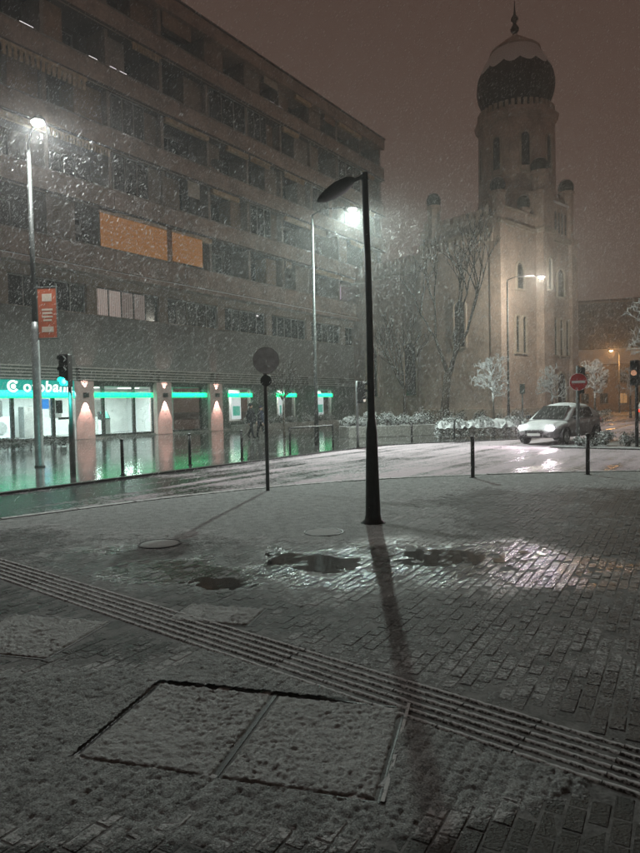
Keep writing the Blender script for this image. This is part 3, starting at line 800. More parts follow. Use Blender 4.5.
# green stripes, sign panel, letters, emblem
for (a, c) in ((22.5, 27.0), (28.55, 31.7), (33.85, 36.45), (39.35, 41.95), (44.95, 47.25)):
    B('green_stripe', 'stripe_green', BK, X(a), X(c), .02, .10, 2.34, 2.64)
pn = B('sign_panel', 'panel_teal', BK, X(9.0), X(21.5), -.02, .12, 2.62, 3.28, .01)
B('green_stripe', 'stripe_green', BK, X(9.0), X(21.5), -.04, .12, 2.33, 2.60)
for (a, c, p_, col_) in ((9.2, 21.4, 110, (.22, .88, 1.)), (22.6, 26.9, 30, (.05, 1., .55)), (28.6, 31.6, 30, (.05, 1., .55)), (33.9, 36.4, 25, (.05, 1., .55)), (39.4, 41.9, 25, (.05, 1., .55)), (45., 47.2, 25, (.05, 1., .55))):
    l_ = lightobj('sign_light', 'AREA', (X((a + c) / 2), -.10, 2.6), p_, col_, BK, shape='RECTANGLE', size=c - a, size_y=.3); l_.rotation_euler = (R(65), 0, 0)
def text_mesh(body, size, shear=0., ext=.02):
    cu = bpy.data.curves.new('t', 'FONT'); cu.body = body; cu.size = size; cu.extrude = ext; cu.shear = shear; cu.offset = size * .018
    o = bpy.data.objects.new('t', cu); COL.objects.link(o)
    dg = bpy.context.evaluated_depsgraph_get()
    me = bpy.data.meshes.new_from_object(o.evaluated_get(dg)); bpy.data.objects.remove(o)
    return me
x = 18.42
for ch, sz in zip('otpbank', (1,) * 7):
    me = text_mesh(ch, .80, .12 if x > 19.6 else .0); l_ = obj('letter', me, 'letter_white', BK)
    wv = max(v.co.x for v in me.vertices) - min(v.co.x for v in me.vertices)
    mn = min(v.co.x for v in me.vertices)
    l_.location = (X(x) - mn, -.04, 2.68); l_.rotation_euler = (R(90), 0, 0)
    x += wv + .055
ring = MB(); cx_, cz_ = X(17.85), 2.94
for a0_, a1_, r0_, r1_ in ((R(70), R(325), .20, .31),):
    n_ = 26
    for q in range(n_):
        t0, t1 = a0_ + (a1_ - a0_) * q / n_, a0_ + (a1_ - a0_) * (q + 1) / n_
        ring.prism([(cx_ + r_ * math.cos(t), cz_ + r_ * math.sin(t)) for r_, t in ((r0_, t0), (r1_, t0), (r1_, t1), (r0_, t1))], -.08, -.04, 'y')
ring.build('emblem_ring', 'letter_white', BK)
MB().disc((cx_ + .02, -.06, cz_ - .01), (0, 1, 0), .125, .04, 24).build('emblem_disc', 'letter_white', BK)
MB().disc((cx_ + .17, -.06, cz_ + .2), (0, 1, 0), .075, .04, 18).build('emblem_dot', 'letter_white', BK)
# columns with their wall lamps
for s in (22.0, 27.8, 32.5):
    c_ = B('column', 'column_pink', BK, X(s) - .62, X(s) + .62, -.10, .6, .0, 3.30, .03)
    lamp = B('wall_lamp', 'frame_dark', c_, X(s) - .13, X(s) + .13, -.30, -.10, 2.36, 2.62, .02)
    for zz, dr in ((2.66, 0), (2.32, PI)):
        l_ = lightobj('column_light', 'SPOT', (X(s), -.235, zz), 560 if dr else 150, (1., .64, .56), BK, spot_size=R(50), spot_blend=.2, shadow_soft_size=.02)
        l_.rotation_euler = (PI if dr == 0 else 0, 0, 0)
        l_.rotation_euler.x += R(-3) if dr == 0 else R(3)
# louvre bars
for (a, c) in ((8.1, 21.4), (21.45, 27.15), (27.2, 32.45), (32.5, 38.0), (38.1, 43.0), (43.1, 48.0), (48.1, 52.5), (52.6, 57.3)):
    for q in range(5):
        B('louvre_bar', 'louvre', BK, X(a), X(c), -.28, -.20, 3.32 + q * .165, 3.38 + q * .165)
    for s in (a + .2, c - .25): B('louvre_bracket', 'frame_dark', BK, X(s), X(s) + .05, -.19, .14, 3.30, 4.0)
for q in range(2): B('teal_light', 'teal_led', BK, X(52.6), X(57.2), -.34, -.29, 3.22 + q * .66, 3.27 + q * .66)
B('teal_light', 'teal_led', BK, X(51.25), X(51.45), .02, .12, .6, 3.1)
B('corner_wall', 'panel_teal', BK, X(51.5), X(55.9), .6, .65, .12, 3.1)
lightobj('teal_lamp', 'AREA', (X(53.6), -.1, 3.1), 26, (.15, 1., .85), BK, shape='RECTANGLE', size=4, size_y=.2)

# ================================================================== ARCADE BUILDING AT THE PLAZA'S EDGE (unseen; overhang fits the bare strip, storeys added to block sky light)
arc = thing('arcade_shade_building', 'unseen building with overhanging storeys, added to shade the plaza edge', 'building', (0, 0, 0), R(9))
B('overhang', 'soffit', arc, -32, 26, -13, 2.18, 4.3, 4.5); B('upper_wall', 'wall_beige', arc, -32, 26, -12.8, 2.14, 4.5, 18)
B('back_wall', 'wall_grey', arc, -32, 26, -4.2, -4, -.01, 4.3)
for q in range(9): MB().lathe([(.28, -.01), (.28, 4.3)], 20, (-29 + q * 6.6, -.6)).build('column', 'concrete', arc, True)
for f_ in range(4):
    for q in range(14): window(arc, -31 + q * 4.05, -29 + q * 4.05, 2.10, 5.4 + f_ * 3.2, 7.0 + f_ * 3.2, 'glass_dark', 2, 'frame_dark')

# ================================================================== SYNAGOGUE-LIKE DOMED BUILDING
dom = thing('domed_building', 'stone temple with an onion domed octagonal tower and capped turrets', 'building', (13.65, 48.0, 0), R(42))
D = dom
B('tower_block', 'stone', D, 0, 5.6, .004, 7.5, 0, 15.2)
B('tower_block', 'stone', D, 5.6, 11.4, .0, 7.5, 0, 15.1)
B('side_facing', 'stone_side', D, -.05, .0, .02, 7.48, 0, 15.15)
B('front_parapet', 'stone', D, .4, 5.2, .05, .6, 15.2, 16.2); B('string_course', 'stone_trim', D, -.2, 5.2, -.2, .06, 14.9, 15.2)
B('front_parapet', 'stone', D, 6.9, 11.3, .05, .8, 15.1, 18.0); B('string_course', 'stone_trim', D, 6.9, 11.6, -.25, .06, 14.8, 15.1)
B('coping', 'snow_plain', D, 6.9, 11.3, -.05, .9, 18.0, 18.15); B('coping', 'stone_trim', D, .4, 5.2, -.05, .7, 16.2, 16.35)
for q in range(7):                                            # slotted frieze
    B('frieze_slot', 'soffit', D, 7.25 + q * .56, 7.45 + q * .56, .02, .05, 15.6, 17.3)
B('side_parapet', 'stone_side', D, -.05, .5, .5, 7.4, 15.15, 15.7); B('string_course', 'stone_trim', D, -.3, -.05, .4, 7.5, 14.3, 14.6)
for q in range(9): B('merlon', 'stone_side', D, -.05, .45, .9 + q * .72, 1.3 + q * .72, 15.7, 16.25 + (.25 if q in (0, 8) else 0))
for q in range(18): B('corbel', 'stone_side', D, -.22, -.05, .5 + q * .39, .68 + q * .39, 13.7, 14.3)
B('pylon', 'stone', D, 5.2, 6.9, -.65, .9, 0, 18.4, .04)
B('pylon_cap', 'stone_trim', D, 5.05, 7.05, -.8, 1.0, 15.0, 15.35)
B('plinth', 'stone_trim', D, -.25, 11.7, -.25, 7.5, 0, 1.1, .05)
B('corner_buttress', 'stone', D, 10.6, 11.65, -.3, .8, 0, 15.4); B('corner_buttress', 'stone', D, -.12, .9, -.12, .8, 0, 15.0)
def turret(x, y, z0, z1, r, cap_m='copper_dark'):
    t = MB().lathe([(r, z0), (r, z1 - 1.3), (r * 1.2, z1 - 1.25), (r * 1.2, z1 - 1.05), (r * .95, z1 - 1.0)], 8, (x, y), phase=PI / 8).build('turret', 'stone', D)
    MB().lathe([(r * .9, z1 - 1.0), (r * 1.12, z1 - .75), (r * 1.1, z1 - .45), (r * .8, z1 - .15), (r * .3, z1 - .02), (.02, z1)], 14, (x, y)).build('turret_cap', cap_m, t, True)
    MB().lathe([(r * .75, z1 - .10), (r * .4, z1 + .02), (.02, z1 + .06)], 12, (x, y), cap=False).build('snow', 'snow_plain', t, True)
turret(.35, .35, 14.5, 18.4, .52); turret(.3, 6.3, 14.5, 18.7, .52); turret(4.0, .35, 15.5, 17.8, .45); turret(6.05, .1, 18.4, 21.1, .62); turret(11.0, .4, 15.1, 20.5, .6); turret(11.0, 6.8, 15.1, 20.3, .55)
turret(11.5, 7.6, 12, 15.6, .4)
# arched windows: surround proud of the wall, glass inside it
def arch(parent, x, z0, z1, wd, wall, axis, glass='glass_dark', d=.16):
    hw = wd / 2; zs = z1 - hw
    def outline(r, zb): return [(x - r, zb)] + [(x + r, zb)] + [(x + r * math.cos(t), zs + r * math.sin(t)) for t in [PI * k / 10 for k in range(11)]]
    out = outline(hw + .16, z0 - .12); inn = outline(hw, z0)
    mb = MB(); ax = axis
    def P3(p, h): return (p[0], h, p[1]) if ax == 'y' else (h, p[0], p[1])
    n = len(out); b_ = len(mb.v)
    for ring_, h in ((out, wall - .002), (out, wall - d), (inn, wall - d), (inn, wall - .002)): mb.v += [P3(p, h) for p in ring_]
    for k in range(3):
        for i in range(n): mb.f.append((k * n + i, k * n + (i + 1) % n, (k + 1) * n + (i + 1) % n, (k + 1) * n + i))
    o = mb.build('arched_window', 'stone_trim', parent)
    MB().prism(inn, wall - .03, wall - .01, ax).build('pane', glass, o)
for xx in (8.05, 9.05, 10.05): arch(D, xx, 5.4, 8.4, .52, 0, 'y')
for xx in (2.2, 3.2): arch(D, xx, 5.4, 8.2, .5, .004, 'y')
arch(D, 9.05, 10.3, 12.6, 1.2, 0, 'y'); arch(D, 2.7, 10.3, 12.3, 1.0, .004, 'y'); arch(D, 9.05, 1.2, 3.9, 1.5, 0, 'y'); arch(D, 6.05, 10.5, 13.0, .5, -.65, 'y')
arch(D, 3.6, 6.0, 9.6, 1.0, -.05, 'x', 'glass_dark')
# nave
B('nave', 'stone_side', D, .35, 10.8, 7.5, 30, 0, 13.6)
B('nave_string_course', 'stone_trim', D, .15, .35, 7.5, 30, 12.7, 13.0)
for q in range(14): B('merlon', 'stone_side', D, .35, .8, 7.9 + q * .9, 8.4 + q * .9, 13.6, 14.2)
for yy in (9.0, 13.5, 18.): arch(D, yy, 2.3, 6.8, 1.3, .35, 'x')
B('wing', 'stone', D, 11.7, 13.6, 1.2, 9, 0, 13.2); B('wing_coping', 'stone_trim', D, 11.6, 13.8, 1.0, 9.1, 13.2, 13.45)
# octagonal tower and dome
TX, TY = 8.1, 3.4
tw = MB().lathe([(3.45, 15.1), (3.45, 18.6), (3.25, 18.8), (3.2, 24.9), (3.4, 25.05), (3.52, 25.5), (3.52, 25.7)], 8, (TX, TY), phase=PI / 8).build('tower', 'stone', D)
for k in range(8):
    t = PI / 4 * k + 0
    ap = 3.2 * math.cos(PI / 8)
    piv = thing_loc = Matrix.Translation((TX, TY, 0)) @ Matrix.Rotation(t + PI / 2, 4, 'Z')
    mb = MB(); hw = .33; z0, z1 = 20.5, 23.6; zs = z1 - hw
    inn = [(-hw, z0), (hw, z0)] + [(hw * math.cos(a), zs + hw * math.sin(a)) for a in [PI * i / 8 for i in range(9)]]
    out = [(-hw - .16, z0 - .12), (hw + .16, z0 - .12)] + [((hw + .16) * math.cos(a), zs + (hw + .16) * math.sin(a)) for a in [PI * i / 8 for i in range(9)]]
    n = len(inn)
    for rg, h in ((out, ap - .01), (out, ap + .12), (inn, ap + .12), (inn, ap - .01)): mb.v += [tuple(piv @ Vector((p[0], -h, p[1]))) for p in rg]
    for kk in range(3):
        for i in range(n): mb.f.append((kk * n + i, kk * n + (i + 1) % n, (kk + 1) * n + (i + 1) % n, (kk + 1) * n + i))
    o = mb.build('tower_window', 'stone_trim', tw)
    mb = MB(); mb.v = [tuple(piv @ Vector((p[0], -ap - .03, p[1]))) for p in inn]; mb.f = [tuple(range(n))]; mb.build('pane', 'glass_dark', tw)
for k in range(40):
    t = 2 * PI * k / 40; r = 3.1
    mb = MB().box(-.13, .13, -.10, .10, 25.7, 26.3)
    o = mb.build('battlement', 'stone_trim', tw); o.location = (TX + r * math.cos(t), TY + r * math.sin(t), 0); o.rotation_euler = (0, 0, t + PI / 2)
ribs = lambda t, z: 1 + .04 * abs(math.cos(12 * t))
dprof = [(2.4, 25.7), (2.42, 26.3), (2.75, 26.95), (3.0, 27.6), (3.12, 28.3), (3.1, 28.9), (2.97, 29.4), (2.76, 29.9), (2.45, 30.5), (2.1, 31.1), (1.75, 31.6), (1.2, 32.1), (.7, 32.5), (.35, 32.8), (.12, 33.1)]
dm = MB().lathe(dprof, 112, (TX, TY), mod=ribs).build('dome', 'copper_dark', D, True)
# snow lying on the shoulders of the dome with a scalloped lower edge
mb = MB(); n_ = 112
prof2 = [(3.08, 29.35), (2.88, 29.8), (2.5, 30.55), (1.95, 31.42)]
for j, (r, z) in enumerate(prof2):
    for k in range(n_):
        t = 2 * PI * k / n_; zz = z; rr_ = r
        if j == 0:
            sc = abs(math.cos(7 * t)); zz = z + .42 * (1 - sc); rr_ = r - .22 * (1 - sc)
        mb.v.append((TX + (rr_ + .05) * math.cos(t), TY + (rr_ + .05) * math.sin(t), zz))
for j in range(3):
    for k in range(n_): mb.f.append((j * n_ + k, j * n_ + (k + 1) % n_, (j + 1) * n_ + (k + 1) % n_, (j + 1) * n_ + k))
mb.build('snow', 'snow_plain', dm, True)
MB().lathe([(1.70, 31.3), (2.12, 31.4), (2.08, 31.56), (1.5, 32.0), (.95, 32.42), (.45, 32.78), (.16, 33.05)], 48, (TX, TY)).build('dome_cap', 'stone_side', dm, True)
MB().lathe([(.16, 32.9), (.16, 33.1), (.34, 33.35), (.36, 33.55), (.16, 33.85), (.12, 34.0), (.30, 34.25), (.30, 34.4), (.12, 34.7), (.07, 35.1), (.02, 35.9)], 16, (TX, TY)).build('finial', 'copper_dark', D, True)

# ================================================================== HOUSES FAR DOWN THE SIDE STREET
def house(name, label, loc, rz, wx, dy, h, m, floors, n, lit, roof=None):
    t = thing(name, label, 'building', loc, rz)
    B('wall', m, t, -wx / 2, wx / 2, 0, dy, 0, h)
    fh = (h - .8) / floors
    for f_ in range(floors):
        for i in range(n):
            xc = -wx / 2 + wx * (i + .5) / n
            window(t, xc - .55, xc + .55, -.03, f_ * fh + 1.0, f_ * fh + 2.5, 'window_warm' if (f_, i) in lit else 'glass_dark', 2, 'frame_pale')
            B('sill', 'wall_pale', t, xc - .65, xc + .65, -.15, 0, f_ * fh + .88, f_ * fh + .98)
    B('eaves', 'wall_pale', t, -wx / 2 - .2, wx / 2 + .2, -.3, 0, h - .3, h)
    if roof: MB().prism([(-.5, h), (dy + .5, h), (dy / 2, h + roof)], -wx / 2 - .3, wx / 2 + .3, 'x').build('roof', 'roof_snow', t)
    else: B('roof', 'roof_snow', t, -wx / 2 - .3, wx / 2 + .3, -.35, dy, h, h + .35)
    return t
house('town_house', 'low two storey house lit orange at the end of the side street', (39.5, 92, 0), R(-22), 20, 9, 6.6, 'house_wall', 2, 8, {(0, 2), (0, 5)}, 2.5)
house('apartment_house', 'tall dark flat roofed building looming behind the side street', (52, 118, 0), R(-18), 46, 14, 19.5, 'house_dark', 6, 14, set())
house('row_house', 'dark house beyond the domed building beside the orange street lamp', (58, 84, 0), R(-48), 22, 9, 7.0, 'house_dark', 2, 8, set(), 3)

# ================================================================== STREET LAMPS AND POSTS
def street_lamp(loc, label, height, arm, rz, power, col, lens='lamp_lens', lower=None, power_name='street_light', pole_m='lamp_pole', radius=.085, hood=True):
    t = thing('street_lamp', label, 'street lamp', loc, rz, 'tall street lamps')
    if lower:
        MB().tube([(0, 0, 0), (0, 0, .06), (0, 0, lower), (0, 0, lower + .25)], [.16, .125, .115, .078], 16).build('lower_pole', 'grey_metal', t, True)
        MB().tube([(0, 0, lower + .2), (0, 0, height - .1)], [.078, .055], 14).build('pole', pole_m, t, True)
    else:
        MB().tube([(0, 0, 0), (0, 0, 1.4), (0, 0, 1.5), (0, 0, height - .1)], [.10, .095, .075, .045], 14).build('pole', pole_m, t, True)
    MB().tube([(0, 0, height - .2), (0, 0, height + .05), (arm * .25, 0, height + .28), (arm * .8, 0, height + .34)], [.04, .034, .028, .026], 10).build('arm', 'dark_metal', t, True)
    hd = MB()
    prof = [(-.36, .05, .03), (-.25, .10, .05), (0, .16, .07), (.25, .15, .06), (.36, .06, .03)]
    n = 12
    for x_, w_, h_ in prof:
        for k in range(n):
            a = 2 * PI * k / n; hd.v.append((arm + x_, w_ * math.cos(a), height + .30 + h_ * math.sin(a) * (1.2 if math.sin(a) > 0 else .5)))
    for j in range(len(prof) - 1):
        for k in range(n): hd.f.append((j * n + k, j * n + (k + 1) % n, (j + 1) * n + (k + 1) % n, (j + 1) * n + k))
    hd.f.append(tuple(range(n))[::-1]); hd.f.append(tuple((len(prof) - 1) * n + k for k in range(n)))
    h = hd.build('lamp_head', 'dark_metal', t, True)
    MB().lathe([(.02, height + .17), (.12, height + .19), (.17, height + .24), (.17, height + .262)], 18, (arm + .05, 0)).build('lens', lens, h, True)
    lightobj('street_light', 'SPOT', (arm + .05, 0, height + .14), power, col, t, shadow_soft_size=radius, spot_size=R(168), spot_blend=.28) if hood else lightobj('street_light', 'POINT', (arm + .05, 0, height + .10), power, col, t, shadow_soft_size=radius)
    return t
# white lamp behind the dark post, lamp by the bank, lamp at the domed building, orange lamp far off
WHITE = (.83, 1., .91)
street_lamp((-.14, 26.4, 0), 'slim pale street lamp in front of the bank display windows, lit brightest', 9.35, 1.60, R(0), LAMP_MAIN, WHITE)
street_lamp((-8.27, 18.8, 0), 'stepped street lamp carrying the red banner by the bank entrance', 9.30, 1.15, R(-54), LAMP_LEFT, (.96, 1., .96), lower=4.0)
street_lamp((12.75, 43.2, 0), 'pale street lamp lighting the stone front of the domed building', 9.7, 2.3, R(4), LAMP_FAR, (1., .95, .80), hood=False)
street_lamp((35.6, 76, 0), 'orange street lamp glowing far down the side street', 7.1, -1.0, R(0), LAMP_ORANGE, (1., .48, .16), 'lamp_lens_warm', hood=False)

# dark post with unlit leaf-shaped luminaire
t = thing('dark_lamp_post', 'black tapered lamp post with an unlit leaf shaped head on the plaza', 'lamp post', (.71, 8.83, 0))
MB().tube([(0, 0, -.02), (0, 0, .012), (0, 0, .05), (0, 0, .12), (0, 0, .9), (0, 0, 1.25), (0, 0, 1.45), (0, 0, 3.0), (-.03, 0, 4.72)], [.165, .16, .12, .105, .085, .078, .052, .046, .044], 20).build('pole', 'dark_metal', t, True)
MB().disc((0, 0, -.004), (0, 0, 1), .175, .02, 24).build('base_plate', 'rubber', t)
MB().tube([(-.03, 0, 4.70), (-.03, 0, 4.80)], [.05, .045], 14).build('pole_cap', 'metal_snow', t)
prof = [(.02, .035, .035, 4.775), (-.14, .035, .03, 4.70), (-.18, .10, .035, 4.675), (-.26, .15, .045, 4.635), (-.42, .165, .045, 4.55), (-.55, .12, .035, 4.475), (-.63, .06, .02, 4.43), (-.66, .02, .01, 4.41)]
hd = MB(); n = 14; tl = R(24)
for x_, w_, h_, z_ in prof:
    for k in range(n):
        a = 2 * PI * k / n; q_ = w_ * math.cos(a); h2 = h_ * math.sin(a)
        hd.v.append((-.03 + x_, .12 * x_ + q_ * math.cos(tl) + h2 * math.sin(tl), z_ - q_ * math.sin(tl) + h2 * math.cos(tl)))
for j in range(len(prof) - 1):
    for k in range(n): hd.f.append((j * n + k, j * n + (k + 1) % n, (j + 1) * n + (k + 1) % n, (j + 1) * n + k))
hd.f.append(tuple(range(n))[::-1]); hd.f.append(tuple((len(prof) - 1) * n + k for k in range(n)))
hd.build('luminaire', 'metal_snow', t, True)

# banner on the stepped lamp
t = thing('banner', 'red banner hung on the stepped street lamp', 'banner', (-8.27, 18.78, 3.78), R(-6))
B('cloth', 'banner_red', t, .13, .69, -.012, .0, .0, 1.44)
fr = MB(); fr.box(.11, .13, -.02, .01, -.05, 1.55); fr.box(.69, .71, -.02, .01, -.05, 1.55); fr.build('frame', 'pale_metal', t)
for z in (-.03, 1.46): MB().tube([(0, -.005, z), (.74, -.005, z)], .018, 8).build('arm', 'pale_metal', t)
for z, w_, h_ in ((1.05, .30, .22), (.78, .34, .06), (.68, .30, .06), (.58, .33, .05), (.48, .26, .05), (.16, .36, .16)):
    B('print', 'banner_print', t, .41 - w_ / 2, .41 + w_ / 2, -.0145, -.0125, z, z + h_)

# round sign seen from behind
t = thing('round_sign', 'grey back of a round traffic sign on a thin black post', 'traffic sign', (-1.04, 12.4, 0))
MB().tube([(0, 0, 0), (0, 0, 2.75)], .036, 12).build('post', 'black_paint', t, True)
s_ = MB().disc((.03, -.06, 2.53), (.12, 1, 0), .25, .012, 32).build('sign_plate', 'sign_back', t)
MB().disc((.03, -.06, 2.53), (.12, 1, 0), .256, .006, 32).build('rim', 'pale_metal', s_)
s2 = MB().disc((.02, -.06, 2.14), (.12, 1, 0), .11, .012, 24).build('small_plate', 'dark_metal', t)
for z in (2.42, 2.64): B('clamp', 'grey_metal', t, -.06, .06, -.052, .045, z, z + .035)

# bollards
def bollard():
    t = thing('bollard', '', 'bollard', (0, 0, 0))
    MB().tube([(0, 0, 0), (0, 0, .86)], .042, 14).build('post', 'black_paint', t, True)
    MB().lathe([(.042, .86), (.05, .865), (.05, .885), (.042, .905), (.01, .915)], 14).build('cap', 'metal_snow', t, True)
    MB().disc((0, 0, .006), (0, 0, 1), .075, .02, 16).build('foot', 'dark_metal', t)
    return t
b0 = bollard(); first = True
for x, y, lab in ((3.29, 13.83, 'black bollard at the plaza kerb between the dark lamp post and the no entry sign'),
                  (5.83, 13.94, 'black bollard at the plaza kerb in front of the no entry sign'),
                  (-4.97, 16.01, 'black bollard beside the traffic light near the bank glazing'),
                  (-3.77, 18.42, 'black bollard on the wet pavement in front of the second pink column'),
                  (-2.48, 20.15, 'black bollard on the wet pavement beside the walking couple'),
                  (3.95, 27.6, 'thin dark bollard in front of the long planter wall'),
                  (6.0, 28.6, 'thin dark bollard standing in the snowy hedge')):
    if first: b0.location = (x, y, 0); b0['label'] = lab; b0['group'] = 'bollards'; first = False
    else: dup(b0, (x, y, 0), 0, lab, 'bollards')
# railing
a, c = Vector((-1.04, 21.82, 0)), Vector((.47, 23.85, 0))
t = thing('railing', 'dark pedestrian railing of two posts and a top bar by the slim pale lamp', 'railing', a)
dv = c - a
for p in (Vector((0, 0, 0)), dv): MB().tube([p, p + Vector((0, 0, .92))], .035, 12).build('post', 'black_paint', t, True)
MB().tube([Vector((0, 0, .88)), dv + Vector((0, 0, .88))], .026, 10).build('top_bar', 'metal_snow', t, True)

# traffic lights
def traffic_light(loc, label, rz, h, lit, pole_m='grey_metal', stepped=False):
    t = thing('traffic_light', label, 'traffic light', loc, rz)
    MB().tube([(0, 0, 0), (0, 0, 1.25), (0, 0, 1.32), (0, 0, h)], [.075, .075, .055, .052] if stepped else [.055] * 4, 14).build('pole', pole_m, t, True)
    hd = B('signal_head', 'plastic_dark', t, -.13, .13, -.30, -.065, h - .86, h - .02, .025)
    for i, (c_, z) in enumerate((('r', h - .16), ('a', h - .44), ('g', h - .72))):
        m_ = {'g': 'signal_green', 'a': 'signal_amber', 'w': 'signal_white'}.get(lit, 'glass_dark') if c_ == ('g' if lit in 'gw' else lit) else 'glass_dark'
        MB().disc((0, -.31, z), (0, 1, 0), .095, .03, 20).build('lens', m_, hd)
        mb = MB()
        for k in range(9):
            a0_ = PI * k / 9; a1_ = PI * (k + 1) / 9; r = .108
            mb.v += [(r * math.cos(a0_), -.30, z + r * math.sin(a0_)), (r * math.cos(a1_), -.30, z + r * math.sin(a1_)), (r * math.cos(a1_), -.45 + .06 * (1 - math.sin(a1_)), z + r * math.sin(a1_)), (r * math.cos(a0_), -.45 + .06 * (1 - math.sin(a0_)), z + r * math.sin(a0_))]
            mb.f.append(tuple(len(mb.v) - 4 + i_ for i_ in range(4)))
        mb.build('visor', 'plastic_dark', hd)
    B('bracket', 'plastic_dark', t, -.03, .03, -.07, .0, h - .5, h - .4)
    return t
tl = traffic_light((-6.52, 16.79, 0), 'traffic light showing green beside the bank sign', R(-10), 3.12, 'g', 'grey_metal', True)
lightobj('signal_light', 'SPOT', (0, -.40, 2.40), 110, (.05, 1., .85), tl, spot_size=R(150), spot_blend=.6, shadow_soft_size=.08).rotation_euler = (R(80), 0, 0)
traffic_light((1.45, 24.68, 0), 'pale pole traffic light behind the dark lamp post by the planter', R(62), 2.55, 'w')
traffic_light((10.75, 21.7, 0), 'black traffic light with a dull amber lens on the planted island', R(-42), 2.95, 'a', 'black_paint')

# no entry sign
t = thing('no_entry_sign', 'red no entry sign on a pale post at the planted island', 'traffic sign', (9.24, 22.9, 0), R(-8))
MB().tube([(0, 0, 0), (0, 0, 2.85)], .062, 14).build('post', 'pale_metal', t, True)
s_ = MB().disc((0, -.085, 2.28), (0, 1, 0), .30, .02, 36).build('sign_plate', 'red_sign', t)
B('white_bar', 'white_sign', s_, -.235, .235, -.1005, -.0965, 2.235, 2.325)
MB().disc((0, -.078, 2.28), (0, 1, 0), .312, .012, 36).build('rim', 'white_sign', s_)
B('signal_back', 'plastic_dark', t, .05, .25, -.05, .12, 2.42, 2.80, .03)
B('lower_plate', 'dark_metal', t, .02, .24, .07, .09, 1.86, 2.06)
t = thing('direction_sign', 'small dark sign box on a thin post before the stone building', 'traffic sign', (10.3, 32.5, 0))
MB().tube([(0, 0, 0), (0, 0, 2.0)], .035, 10).build('post', 'grey_metal', t, True); B('sign_box', 'dark_green_wall', t, -.12, .12, -.06, .06, 2.0, 2.5, .02)['label'] = 'dim greenish sign box'

# ================================================================== PLANTS
def leaf_cloud(pts, rn, size, n):
    mb_v = []; mb_f = []
    for _ in range(n):
        c = pts(rn); 
        d = Vector((rn.gauss(0, 1), rn.gauss(0, 1), rn.gauss(0, 1) + .5)).normalized(); a = d.orthogonal().normalized(); a.rotate(Matrix.Rotation(rn.random() * 6.28, 3, d)); e = d.cross(a)
        s = size * rn.uniform(.6, 1.4); b_ = len(mb_v)
        mb_v += [tuple(c - a * s), tuple(c + e * s * .45), tuple(c + a * s), tuple(c - e * s * .45)]; mb_f.append((b_, b_ + 1, b_ + 2, b_ + 3))
    me = bpy.data.meshes.new('foliage'); me.from_pydata(mb_v, [], mb_f); me.update(); return me
def shrub(loc, rx, ry, h, n, seed, label, m='leaf_snow', group='snowy shrubs', size=.055):
    rn = random.Random(seed)
    t = thing('shrub', label, 'shrub', loc, rn.random() * 6, group)
    lob = [(rn.uniform(-.5, .5) * rx, rn.uniform(-.5, .5) * ry, rn.uniform(.35, .75) * h, rn.uniform(.35, .6)) for _ in range(6)]
    def pts(r):
        c = r.choice(lob); d = Vector((r.gauss(0, 1), r.gauss(0, 1), r.gauss(0, 1))).normalized() * (r.random() ** .4)
        return Vector((c[0] + d.x * rx * c[3], c[1] + d.y * ry * c[3], max(.03, c[2] + d.z * h * .45 * c[3] * 1.6)))
    obj('foliage', leaf_cloud(pts, rn, size * .68, int(n * 1.7)), m, t)
    mb = MB()
    for _ in range(7): c = rn.choice(lob); mb.tube([(rn.uniform(-.05, .05), rn.uniform(-.05, .05), -.02), (c[0] * .6, c[1] * .6, c[2] * .6), (c[0], c[1], c[2])], [.02, .014, .006], 5)
    mb.build('stem', 'bark', t)
    return t
def hedge(loc, lx, ly, h, rz, n, seed, label, m='leaf_snow'):
    rn = random.Random(seed); t = thing('hedge', label, 'hedge', loc, rz)
    def pts(r):
        a = r.uniform(-1, 1); k = r.uniform(-1, 1); z = r.random()
        if r.random() < .75:
            q = r.random()
            if q < .5: z = 1 - r.random() ** 2 * .15
            elif q < .85: k = r.choice((-1, 1)) * (1 - r.random() ** 2 * .2)
            else: a = r.choice((-1, 1)) * (1 - r.random() ** 2 * .1)
        bul = 1 + .13 * math.sin(a * 9 + seed) + .10 * math.sin(a * 23 + k * 3)
        rd = 1 - .25 * max(0, z - .6) / .4
        return Vector((a * lx / 2, k * ly / 2 * rd * bul, .04 + z * h * bul * (1 - .12 * k * k)))
    obj('foliage', leaf_cloud(pts, rn, .036, int(n * 1.7)), m, t)
    for i in range(int(lx / .5)):
        x_ = -lx / 2 + .25 + i * .5
        MB().tube([(x_, 0, -.02), (x_ + rn.uniform(-.1, .1), rn.uniform(-.1, .1), h * .7)], [.02, .008], 5).build('stem', 'bark', t)
    if m == 'leaf_snow':
        def hf(X_, Y_):
            ed = np.minimum(lx / 2 - np.abs(X_), (ly / 2 - np.abs(Y_)) * 1.2)
            return h * (.96 + .34 * (fbm(X_ + seed, Y_ + 3, 2.2, 3) - .35)) - .34 * sstep(.22, -.02, ed + (fbm(X_, Y_, 6, 2) - .5) * .25) + (fbm(X_, Y_, 13, 2) - .5) * .07
        obj('snow', quadmesh('snow', [heightfield(-lx / 2, lx / 2, -ly / 2, ly / 2, .045, lambda A, C, Z: Z > h * .45, hf)], 'snow_plain'), 'snow_plain', t)
    return t
